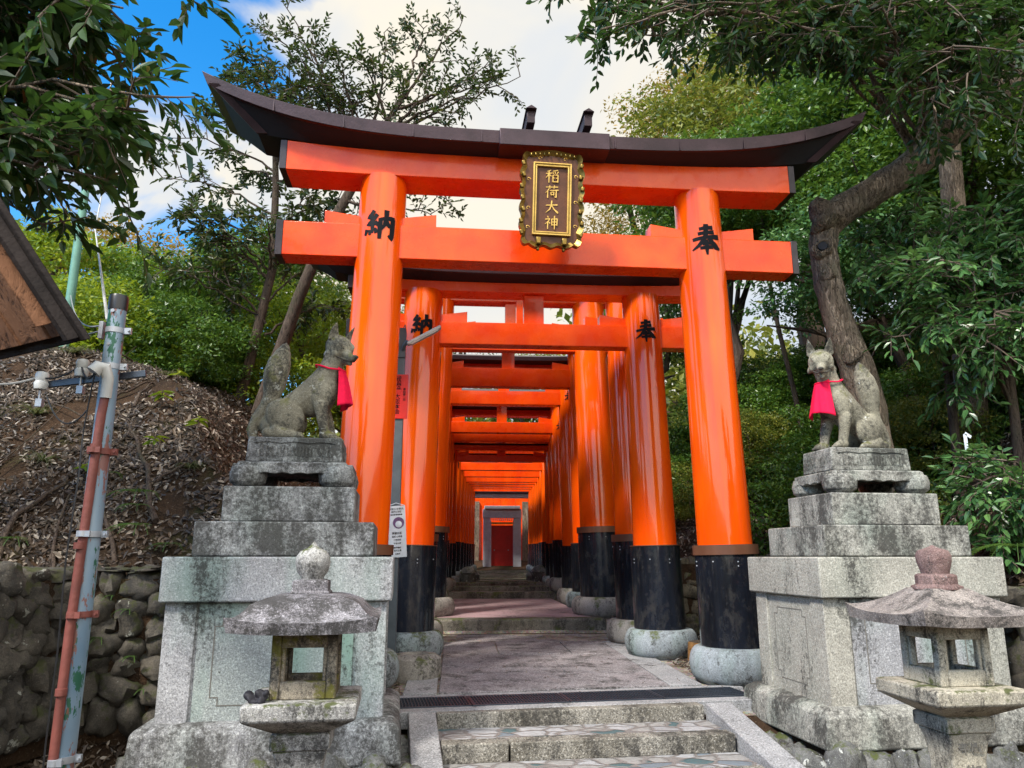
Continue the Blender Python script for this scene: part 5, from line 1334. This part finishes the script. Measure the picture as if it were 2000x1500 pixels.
LT = [ # x,y,h,crown radius,kind,label
 (-9.3, 20.5, 5.7, 2.5, 'leafD', 'golden topped tree on the far left behind the green pole'),
 (-11.8, 20, 5.2, 2.3, 'leafG', 'olive tree at the far left edge above the shed roof'),
 (-7.2, 21, 5.0, 2.0, 'leafD', 'golden round tree showing below the patch of blue sky'),
 (-7.4, 13.6, 3.1, 1.5, 'leafC', 'yellow green tree directly behind the utility pole top'),
 (-9.2, 14.2, 3.4, 1.6, 'leafG', 'olive green tree behind the shed roof corner'),
 (-5.6, 13.8, 2.6, 1.35, 'leafE', 'bushy green tree between the utility pole and the slim tree'),
 (-5.9, 15.2, 3.2, 1.5, 'leafC', 'bright yellow green tree behind the bushy green tree'),
 (-3.9, 14.8, 4.0, 1.4, 'leafE', 'dark green tree behind the slim dark trunk'),
 (-2.75, 13.6, 3.2, 1.1, 'leafC', 'bright yellow tree glowing behind the left fox'),
 (-2.4, 16.5, 3.4, 1.5, 'leafC', 'sunlit yellow tree farther back behind the left fox'),
 (-5.0, 18.5, 4.6, 2.2, 'leafG', 'tall olive tree in the distance left of the gate'),
 (-3.2, 22, 5.2, 2.2, 'leafG', 'hazy olive tree far behind the left end of the gate'),
]
for k, (x, y, h, cr, kd, lb) in enumerate(LT): tree(x, y, h, cr, kd, k, lb, GL)
RT = [
 (5.6, 14.5, 6.6, 2.0, 'leafE', 'green tree right behind the right end of the tie beam'),
 (7.2, 13.2, 7.2, 2.1, 'leafE', 'dense green tree between the gate and the bent trunk'),
 (6.6, 17.8, 9.0, 2.5, 'leafG', 'yellow green tree rising over the right half of the roof beam'),
 (9.0, 17.5, 9.6, 2.7, 'leafG', 'tall olive tree above the right tip of the roof beam'),
 (9.0, 13.0, 7.6, 2.2, 'leafF', 'dark glossy tree under the bent limb'),
 (11.2, 13.4, 8.4, 2.4, 'leafE', 'green tree at the right edge above the limb'),
 (11.8, 17.5, 10.2, 2.9, 'leafE', 'tall green tree in the upper right corner'),
 (13.6, 15.0, 9.0, 2.6, 'leafF', 'dark tree at the far right edge'),
 (10.3, 10.4, 5.6, 1.8, 'leafF', 'dark shrubby tree behind the right edge shrubs'),
 (8.3, 10.6, 5.0, 1.7, 'leafE', 'green tree directly right of the bent trunk'),
 (5.2, 20.5, 9.3, 2.1, 'leafD', 'golden tinged tree beside the centre sky above the plaque side'),
 (7.8, 22, 11.5, 2.7, 'leafD', 'distant golden green tree above the middle of the right roof beam'),
 (11.5, 23, 12.5, 3.2, 'leafG', 'distant tall tree high in the upper right'),
 (15.5, 21, 12.0, 3.2, 'leafE', 'distant tree filling the far upper right'),
 (7.4, 11.6, 5.2, 1.7, 'leafE', 'leafy tree filling the view just right of the bent trunk'),
 (6.3, 11.6, 5.0, 1.4, 'leafF', 'glossy tree close behind the bent trunk'),
 (8.8, 11.4, 6.6, 1.8, 'leafE', 'green tree rising behind the bent limb'),
 (4.9, 17.2, 5.2, 1.7, 'leafE', 'green tree seen between the pillars behind the second gate'),
 (3.2, 33, 8.5, 2.2, 'leafG', 'pale sunlit tree seen through the gap above the second gate'),
 (.2, 34, 9.5, 2.4, 'sparse', 'thin bare looking tree seen through the gap above the second tie beam'),
]
for k, (x, y, h, cr, kd, lb) in enumerate(RT): tree(x, y, h, cr, kd, k, lb, GR)
# slim bare trunks on the right hillside
for k, (x, y, zt_, lb, lean) in enumerate(((6.25, 13.0, 7.6, 'thin pale leaning trunk between the largest gate and the bent tree', -.55), (5.75, 16.0, 9.5, 'thin dark trunk just right of the right pillar top', -.1), (6.9, 9.6, 9.5, 'furrowed trunk in shade behind the right fox tail', .5), (8.7, 9.6, 8.5, 'reddish straight trunk near the right edge', 0), (9.6, 10.3, 9, 'pale trunk at the right edge in the shade', .1))):
    z = float(H(x, y)); r = empty('slender_tree', (x, y, z - .1)); tag(r, lb, 'tree', 'slender trunks on the right hillside')
    rr = (.055, .06, .21, .13, .10)[k]; m = MB(); m.tube([(lean * t + .05 * math.sin(t * 7), .05 * math.sin(t * 5), (zt_ - z) * t) for t in np.linspace(0, 1, 12)], list(np.linspace(rr, rr * .55, 12)), 12); m.build('trunk', M['bark' if rr > .1 else 'bark_t'], r, smooth=60)
    c = bpy.data.objects.new('crown', cm('leafE' if k < 2 else 'leafF', 1)); link(c); c.parent = r; c.scale = (1.2, 1.2, 1.0); c.location = (lean, 0, zt_ - z + .3)
# bushes covering the right bank
USED = set()
def bush_label(x, y, sizew, colw):
    A = x / y; row = int((y - 9) / 1.15)
    across = 'behind the right pillar' if A < .42 else 'left of the bent trunk' if A < .52 else 'behind the right fox' if A < .64 else 'behind the glossy shrubs' if A < .78 else 'at the right edge'
    deep = ['lowest', 'second lowest', 'third lowest', 'fourth', 'fifth', 'sixth', 'seventh', 'eighth', 'ninth', 'tenth', 'highest', 'topmost'][min(row, 11)]
    for w in ('', 'leftmost ', 'rightmost ', 'middle '):
        l = f'{w}{sizew} {colw} bush {across}, {deep} row'
        if l not in USED: break
    USED.add(l); return l
places = ['above the far right wall', 'low on the slope', 'midway up the slope', 'higher up the slope', 'under the bent trunk', 'behind the right fox', 'by the thin trunk', 'close to the second gate', 'near the third gate', 'at the foot of the right trees', 'in the shade at the right', 'next to the wall', 'over the crest', 'between two trunks', 'beside the tunnel', 'deep in the shade']
n = 0
for gy_ in np.arange(9.6, 21, 1.15):
    for gx_ in np.arange(4.3, 12.5, 1.25):
        x = gx_ + random.uniform(-.35, .35); y = gy_ + random.uniform(-.35, .35)
        if x < 4.1 + max(0, (11.5 - y)) * .5: continue
        if x / y > .95 or (x < 5.2 and y < 11.3): continue
        if gy_ > 15 and gx_ > 8: continue
        kd = random.choice(['leafE', 'leafG', 'leafE', 'leafG', 'leafF']); s = random.uniform(.75, 1.15)
        side = 'left edge' if x / y < .38 else ('middle' if x / y < .62 else 'right edge')
        sizew = 'small' if s < .88 else ('large' if s > 1.03 else 'medium sized'); colw = {'leafE': 'mid green', 'leafF': 'glossy blue green', 'leafG': 'olive', 'leafA': 'dark green'}[kd]
        tree(x, y, s * 1.5, s, kd, n, bush_label(x, y, sizew, colw), GB, 'bush', crown_h=s * .72, cat='bush', trunk_r=.6, crz=s * .8); n += 1
for k, (x, y, s, kd, lb) in enumerate(((-5.3, 11.6, 1.1, 'leafC', 'bright green bush on the crest of the left bank'), (-6.6, 11.2, 1.0, 'leafC', 'lime green bush right behind the utility pole'), (-4.1, 11.9, 1.0, 'leafE', 'dense bush at the foot of the slim tree'), (-8.2, 11.4, 1.2, 'leafE', 'green bush beside the green pole'),
      (-2.9, 12.8, 1.0, 'leafC', 'yellow bush behind the left fox back'), (-6.0, 12.6, 1.3, 'leafC', 'tall yellow green bush behind the crest'), (-4.6, 13.0, 1.3, 'leafE', 'tall green bush behind the crest'))):
    tree(x, y, s * 1.5, s, kd, k, lb, GLB, 'bush', crown_h=s * .7, cat='bush', trunk_r=.6, crz=s * .85)
# far wooded ridge closing the horizon
rgf = np.random.default_rng(9); n = 5200
a = rgf.uniform(-.9, 1.0, n); d = rgf.uniform(34, 55, n); cP = np.stack([np.sin(a) * d, np.cos(a) * d, 4.5 + rgf.uniform(0, 1, n) * (3.2 + 2.0 * np.sin(a * 5 + 1)) + np.where(a > .15, 3.2, 0)], -1)
idx = np.repeat(np.arange(n), 14); P = cP[idx] + rgf.normal(0, .7, (n * 14, 3)); D = rgf.normal(0, 1, (n * 14, 3)); N = rgf.normal(0, .5, (n * 14, 3)) + np.array([0, 0, 1.])
o = leaf_object('distant_woodland', P, D, N, rgf.uniform(.3, .6, n * 14), M['leafG'], None, .55, .1, .1, True); tag(o, 'far wooded ridge behind everything', kind='stuff')

# leaf litter over banks and verges
def scatter(name, regions, label, Lr, mat, lift=.008, seed=1):
    rg = np.random.default_rng(seed); P = []
    for (x0, x1, y0, y1, n, cond) in regions:
        x = rg.uniform(x0, x1, n); y = rg.uniform(y0, y1, n)
        if cond is not None: k = cond(x, y); x, y = x[k], y[k]
        P.append(np.stack([x, y, H(x, y) + lift], -1))
    P = np.concatenate(P); n = len(P); e = .05
    hx = (H(P[:, 0] + e, P[:, 1]) - H(P[:, 0] - e, P[:, 1])) / (2 * e); hy = (H(P[:, 0], P[:, 1] + e) - H(P[:, 0], P[:, 1] - e)) / (2 * e)
    N = unit(np.stack([-hx, -hy, np.ones(n)], -1)) + rg.normal(0, .38, (n, 3)); D = rg.normal(0, 1, (n, 3)); D -= N * (D * N).sum(-1, keepdims=True) / (N * N).sum(-1, keepdims=True)
    P = P + unit(N) * .008
    o = leaf_object(name, P, D, N, rg.uniform(*Lr, n), mat, None, .42, .35, -.15); return tag(o, label, kind='stuff')
lit = [(-7, -1.5, 6.3, 13, 46000, lambda x, y: (smooth_noise(x, y, 3.1, 12) > -.22) | (y < 7.0)), (-7, -1.5, 6.3, 13, 46000, lambda x, y: (smooth_noise(x, y, 5.2, 14) > -.05)), (-4.2, -2.9, 3.0, 6.3, 5000, None), (-3.0, -1.2, 3.4, 6.3, 3800, lambda x, y: ~((x > -2.1) & (y > 5.2))),
       (3.2, 8.5, 9, 16, 30000, lambda x, y: x > 3.2), (4.4, 8.5, 4, 9.5, 12000, None), (2.4, 3.3, 7.2, 14, 2600, lambda x, y: (x > 2.45)), (-1.9, -.45, 7, 12, 1500, None), (2.2, 4.4, 3, 5.6, 2600, lambda x, y: (x > 2.35)), (-1.4, -.35, 3.5, 5.4, 900, None)]
scatter('fallen_leaves', lit, 'dry fallen leaves covering the banks and verges', (.025, .085), M['litter'])
sm_ = [(-.3, 2.3, 7.3, 11.5, 160, None), (-.1, 2.0, 6.3, 7.2, 26, None)]
scatter('path_debris', sm_ + [(-.2, 2.1, 5.0, 6.2, 60, None)], 'small leaves and twigs blown over the paving and steps', (.012, .035), M['litter'], .035, 5)
# creeping green cover on the right bank
def creeping():
    rg = np.random.default_rng(33); n = 60000
    x = rg.uniform(3.9, 10.5, n); y = rg.uniform(9.0, 18, n); k = (x > 4.2 + np.maximum(0, 11.3 - y) * .4) & ((smooth_noise(x, y, 1.6, 22) > -.25)) ; x, y = x[k], y[k]
    z = H(x, y) + rg.uniform(.02, .45, len(x)) ** 1.3; P = np.stack([x, y, z], -1); D = rg.normal(0, 1, P.shape); D[:, 2] -= .4; N = rg.normal(0, .5, P.shape) + np.array([-.3, -.4, 1.])
    o = leaf_object('ground_cover', P, D, N, rg.uniform(.06, .12, len(x)), M['leafE'], None, .42, .15, .15); tag(o, 'low leafy ground cover on the right bank', kind='stuff')
creeping()
# grass tufts, ferns, seedlings, roots
def tuft(x, y, s, label, kind='grass', seed=0):
    rg = np.random.default_rng(seed); z = float(H(x, y)); n = 70
    a = rg.uniform(0, 6.28, n); D = np.stack([np.cos(a), np.sin(a), rg.uniform(.35, 1.4, n)], -1); P = np.zeros((n, 3)) + rg.normal(0, .025 * s, (n, 3)) * np.array([1, 1, 0])
    V = []; F = []
    for k in range(n):
        d = D[k] / np.linalg.norm(D[k]); L = s * rg.uniform(.6, 1.1); sd = np.array([-math.sin(a[k]), math.cos(a[k]), 0]) * .006; b = len(V)
        for t in (0, .35, .7, 1.0):
            p = P[k] + d * L * t + np.array([0, 0, -.65 * L * t * t]); w = (1 - t * .85); V += [p + sd * w, p - sd * w]
        F += [(b, b + 1, b + 3, b + 2), (b + 2, b + 3, b + 5, b + 4), (b + 4, b + 5, b + 7, b + 6)]
    o = link(bpy.data.objects.new('grass_tuft', np_mesh('grass_tuft', np.array(V), np.array(F), M['grass']))); o.location = (x, y, z + .02); tag(o, label, 'grass tuft', 'grass tufts on the left bank')
for k, (x, y, s, lb) in enumerate(((-4.35, 8.1, .42, 'arching grass tuft high on the left bank beneath the shed roof'), (-3.9, 7.5, .38, 'grass tuft on the left bank left of the utility pole'), (-4.5, 7.6, .3, 'grass tuft near the left edge on the bank'), (-2.35, 4.9, .25, 'grass tuft on the ground right of the pole foot'), (-4.6, 9.2, .4, 'arching grass tuft near the crest at the left edge'),
      (-3.55, 9.4, .3, 'grass tuft near the crest right of the pole'), (-2.5, 7.4, .28, 'small grass tuft above the wall beside the left pedestal'))): tuft(x, y, s, lb, seed=k)
def fern(x, y, z, s, rz, label, nf=5, grp='ferns'):
    rg = np.random.default_rng(int(abs(x * 100))); V = []; F = []
    for f in range(nf):
        a = rz + (f - nf / 2) * .55 + rg.uniform(-.2, .2); d = np.array([math.cos(a), math.sin(a), 0]); sd = np.array([-d[1], d[0], 0]); L = s * rg.uniform(.8, 1.1); N = 18
        def pt(t): return d * L * t + np.array([0, 0, L * (.45 * t - .75 * t * t)])
        for k in range(1, N):
            t = k / N; p = pt(t); w = L * .26 * math.sin(math.pi * min(1, t * .9 + .1)) * (1 - t * .35)
            for s_ in (-1, 1):
                b = len(V); q = p + sd * s_ * w + d * w * .35 + np.array([0, 0, -w * .2]); e = d * L / N * .42
                V += [p - e, (p + q) / 2 - e * 1.2, q, (p + q) / 2 + e * .9]; F += [(b, b + 1, b + 2, b + 3)]
        b = len(V)
        for t in np.linspace(0, 1, 8): p = pt(t); V += [p + sd * .003, p - sd * .003]
        F += [(b + 2 * k, b + 2 * k + 1, b + 2 * k + 3, b + 2 * k + 2) for k in range(7)]
    o = link(bpy.data.objects.new('fern', np_mesh('fern', np.array(V), np.array(F), M['fern']))); o.location = (x, y, z); tag(o, label, 'fern', grp)
for (x, y, z, s, rz, lb, nf) in ((-2.60, 6.6, 1.42, .30, -1.6, 'bright green fern on the bank just left of the left pedestal', 5), (-2.75, 6.9, 1.72, .30, -1.2, 'bright fern higher on the bank left of the left pedestal', 5), (-2.62, 6.15, .58, .17, -1.5, 'small pale fern growing out of the boulder wall', 3), (-2.42, 6.12, .78, .12, -1.5, 'tiny fern in the wall near its top', 3),
      (-2.35, 6.10, .45, .12, -1.5, 'tiny fern low in the wall beside the pedestal', 3), (-2.72, 6.12, .33, .14, -1.8, 'tiny fern low in the wall right of the pole', 3), (-2.55, 6.12, .88, .11, -1.4, 'tiny fern near the wall top right of the pole', 2), (4.75, 6.2, 1.25, .42, -2.2, 'yellow green fern right of the right pedestal', 6), (-2.25, 6.1, .22, .10, -1.4, 'tiny fern by the foot of the wall', 2)): fern(x, y, z, s, rz, lb, nf)
for k in range(7):
    x_ = -2.4 - .42 * k; fern(x_, 6.75 + .3 * (k % 3), float(H(x_, 6.75 + .3 * (k % 3))) + .04, .22, -1.6 + .3 * (k % 2), ['small fern above the wall next to the pedestal', 'second small fern from the pedestal above the wall', 'third small fern from the pedestal above the wall', 'fourth small fern from the pedestal above the wall', 'fifth small fern from the pedestal above the wall', 'small fern above the wall near the left edge', 'leftmost small fern above the wall'][k], 5)
def seedling(x, y, s, label, seed):
    rg = np.random.default_rng(seed); z = float(H(x, y)); r = empty('seedling', (x, y, z)); tag(r, label, 'seedling', 'seedlings on the left bank')
    m = MB(); m.tube([(0, 0, -.02), (.02, -.02, s * .6), (.03, -.05, s)], .005, 5); m.build('stem', M['twig'], r)
    n = 9; a = rg.uniform(0, 6.28, n); D = np.stack([np.cos(a), np.sin(a), rg.uniform(-.5, .1, n)], -1); P = np.array([.03, -.05, s]) - np.outer(rg.uniform(0, .35, n), [0.02, -.02, s]); N = np.array([0, 0, 1.]) + rg.normal(0, .3, (n, 3))
    leaf_object('leaves', P, D, N, rg.uniform(.10, .16, n), M['leafC'], r)
for k, (x, y, s, lb) in enumerate(((-2.95, 7.6, .2, 'lime seedling low on the bank above the wall'), (-3.15, 8.2, .22, 'lime seedling at mid height of the left bank'), (-3.3, 9.0, .25, 'seedling near the crest of the left bank'), (-2.65, 7.9, .2, 'seedling on the bank left of the left fox'), (-3.4, 7.3, .16, 'small seedling just right of the utility pole'), (-4.3, 6.8, .18, 'small seedling at the left edge above the wall'))): seedling(x, y, s, lb, k)
def root(pts, r0, label):
    P = [Vector((x, y, float(H(x, y)) + dz)) for x, y, dz in pts]; b = P[0]; m = MB(); Q = []
    for a, c in zip(P, P[1:]):
        for t in (0, .33, .66): Q.append(a.lerp(c, t) - b + Vector((random.uniform(-.02, .02), 0, random.uniform(-.02, .02))))
    Q.append(P[-1] - b); m.tube(Q, list(np.linspace(r0, r0 * .3, len(Q))), 8); o = m.build('root', M['bark_t'], smooth=70); o.location = b; tag(o, label, 'root', 'roots on the left bank')
root([(-2.6, 6.9, .04), (-2.9, 7.4, .05), (-3.3, 7.9, .04), (-3.7, 8.0, .02)], .03, 'long pale root running down the bank toward the pedestal')
root([(-2.75, 6.6, .03), (-3.1, 7.0, .05), (-3.6, 7.2, .03)], .022, 'thinner root crossing the bank below the long one')
root([(-3.7, 6.55, .03), (-3.75, 6.9, .06), (-3.55, 7.2, .05), (-3.6, 7.5, .02)], .03, 'crooked root above the wall left of the pole')
root([(-4.6, 8.4, .10), (-3.7, 7.8, .22), (-3.0, 7.5, .10)], .010, 'fallen thin branch lying across the bank behind the pole')
root([(-4.4, 6.9, .02), (-4.0, 8.0, .25), (-3.8, 9.0, .3)], .008, 'thin bare stem leaning up the bank near the left edge')
for k in range(16):
    x0 = random.uniform(-5.2, -2.6); y0 = random.uniform(6.5, 9.3); dx = random.uniform(-.7, .7); dy = random.uniform(.1, .8); w_ = random.choice(['short', 'long', 'crooked', 'forked looking', 'pale', 'dark'])
    root([(x0, y0, .02), (x0 + dx * .4, y0 + dy * .3, random.uniform(.02, .12)), (x0 + dx * .8, y0 + dy * .8, random.uniform(.02, .1)), (x0 + dx, y0 + dy, .02)], random.uniform(.006, .02), f'{w_} twig or root {["at the left edge", "left of the pole", "behind the pole", "right of the pole", "beside the pedestal"][min(4, int((x0 + 5.2) / .55))]}, {["low", "halfway up", "high"][min(2, int((y0 - 6.5) / 1))]} on the bank')
# small paper tied to shrub twig
m = MB(); m.box((0, 0, -.08), (.035, .004, .16)); m.box((.03, 0, -.01), (.07, .004, .03), tilt=(0, R(35), 0)); o = m.build('paper_strip', M['paper']); o.location = (4.98, 7.0, 2.34); tag(o, 'white paper strip tied to a shrub twig right of the right fox', 'paper strip')

# ------------------------------------------------------------------ sky, sun, render
w = bpy.data.worlds.new('World'); scn.world = w; w.use_nodes = True; t = w.node_tree; t.nodes.clear()
out = t.nodes.new('ShaderNodeOutputWorld'); bg = t.nodes.new('ShaderNodeBackground'); sky = t.nodes.new('ShaderNodeTexSky')
SUN_EL, SUN_AZ = R(47), R(-138)          # azimuth measured clockwise from +Y
sky.sky_type = 'NISHITA'; sky.sun_disc = False; sky.sun_elevation = SUN_EL; sky.sun_rotation = SUN_AZ; sky.air_density = 1.2; sky.dust_density = .3; sky.ozone_density = 2.5
hs = t.nodes.new('ShaderNodeHueSaturation'); hs.inputs['Saturation'].default_value = 1.45; hs.inputs['Value'].default_value = 1.0
t.links.new(sky.outputs[0], hs.inputs['Color'])
tc = t.nodes.new('ShaderNodeTexCoord'); mp = t.nodes.new('ShaderNodeMapping'); mp.inputs['Scale'].default_value = (1, 1, 1.7); t.links.new(tc.outputs['Generated'], mp.inputs['Vector'])
def wn(scale, det, rough=.55, dist=.3):
    x = t.nodes.new('ShaderNodeTexNoise'); x.inputs['Scale'].default_value = scale; x.inputs['Detail'].default_value = det; x.inputs['Roughness'].default_value = rough; x.inputs['Distortion'].default_value = dist
    t.links.new(mp.outputs[0], x.inputs['Vector']); return x.outputs['Fac']
def wm(op, a, b):
    x = t.nodes.new('ShaderNodeMath'); x.operation = op
    for i, v in enumerate((a, b)):
        if hasattr(v, 'is_output'): t.links.new(v, x.inputs[i])
        else: x.inputs[i].default_value = v
    return x.outputs[0]
sep = t.nodes.new('ShaderNodeSeparateXYZ'); t.links.new(tc.outputs['Generated'], sep.inputs[0])
# more cloud to the right of the shrine, clearer sky to the left
bias = t.nodes.new('ShaderNodeMapRange'); bias.inputs['From Min'].default_value = -.30; bias.inputs['From Max'].default_value = -.04; bias.inputs['To Min'].default_value = -.04; bias.inputs['To Max'].default_value = .34; t.links.new(sep.outputs['X'], bias.inputs['Value'])
vd = t.nodes.new('ShaderNodeVectorMath'); vd.operation = 'DISTANCE'; t.links.new(tc.outputs['Generated'], vd.inputs[0]); vd.inputs[1].default_value = (-.36, .81, .47)
cl = t.nodes.new('ShaderNodeMapRange'); cl.inputs['From Min'].default_value = .02; cl.inputs['From Max'].default_value = .17; cl.inputs['To Min'].default_value = .17; cl.inputs['To Max'].default_value = 0; t.links.new(vd.outputs['Value'], cl.inputs['Value'])
cf = wm('ADD', wm('ADD', wn(3.4, 7, .52, .35), bias.outputs[0]), cl.outputs[0])
rp = t.nodes.new('ShaderNodeValToRGB'); rp.color_ramp.elements[0].position = .50; rp.color_ramp.elements[0].color = (0, 0, 0, 1); rp.color_ramp.elements[1].position = .60; rp.color_ramp.elements[1].color = (1, 1, 1, 1); t.links.new(cf, rp.inputs[0])
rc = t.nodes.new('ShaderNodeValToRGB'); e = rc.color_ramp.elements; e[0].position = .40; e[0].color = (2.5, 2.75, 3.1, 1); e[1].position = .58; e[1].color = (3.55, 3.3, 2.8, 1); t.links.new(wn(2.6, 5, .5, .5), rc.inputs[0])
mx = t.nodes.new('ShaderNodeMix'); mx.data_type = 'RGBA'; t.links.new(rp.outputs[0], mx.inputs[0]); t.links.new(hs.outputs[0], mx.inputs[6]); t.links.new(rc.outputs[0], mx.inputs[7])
br = t.nodes.new('ShaderNodeMapRange'); br.inputs['From Min'].default_value = .35; br.inputs['From Max'].default_value = -.5; br.inputs['To Min'].default_value = 1.0; br.inputs['To Max'].default_value = 2.6; t.links.new(sep.outputs['Y'], br.inputs['Value'])  # brightens the unseen clouds behind the camera, added as soft frontal fill light
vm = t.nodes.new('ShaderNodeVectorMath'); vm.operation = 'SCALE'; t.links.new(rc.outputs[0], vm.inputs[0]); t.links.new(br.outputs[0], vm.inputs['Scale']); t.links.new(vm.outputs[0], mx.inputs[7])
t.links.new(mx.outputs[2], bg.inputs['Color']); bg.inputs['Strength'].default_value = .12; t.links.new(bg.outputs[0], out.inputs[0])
sd = bpy.data.lights.new('sun', 'SUN'); sd.energy = 2.3; sd.angle = R(10); sd.color = (1, .94, .84); so = link(bpy.data.objects.new('sun', sd))
dirv = Vector((math.sin(SUN_AZ) * math.cos(SUN_EL), math.cos(SUN_AZ) * math.cos(SUN_EL), math.sin(SUN_EL)))
so.rotation_euler = (-dirv).to_track_quat('-Z', 'Y').to_euler(); so.location = (0, 0, 30)
scn.view_settings.view_transform = 'Standard'; scn.view_settings.look = 'None'; scn.view_settings.exposure = 1.28; scn.view_settings.gamma = 1
scn.cycles.max_bounces = 8; scn.cycles.diffuse_bounces = 6; scn.cycles.glossy_bounces = 3; scn.cycles.transmission_bounces = 3; scn.cycles.sample_clamp_indirect = 8
scn.cycles.use_denoising = True
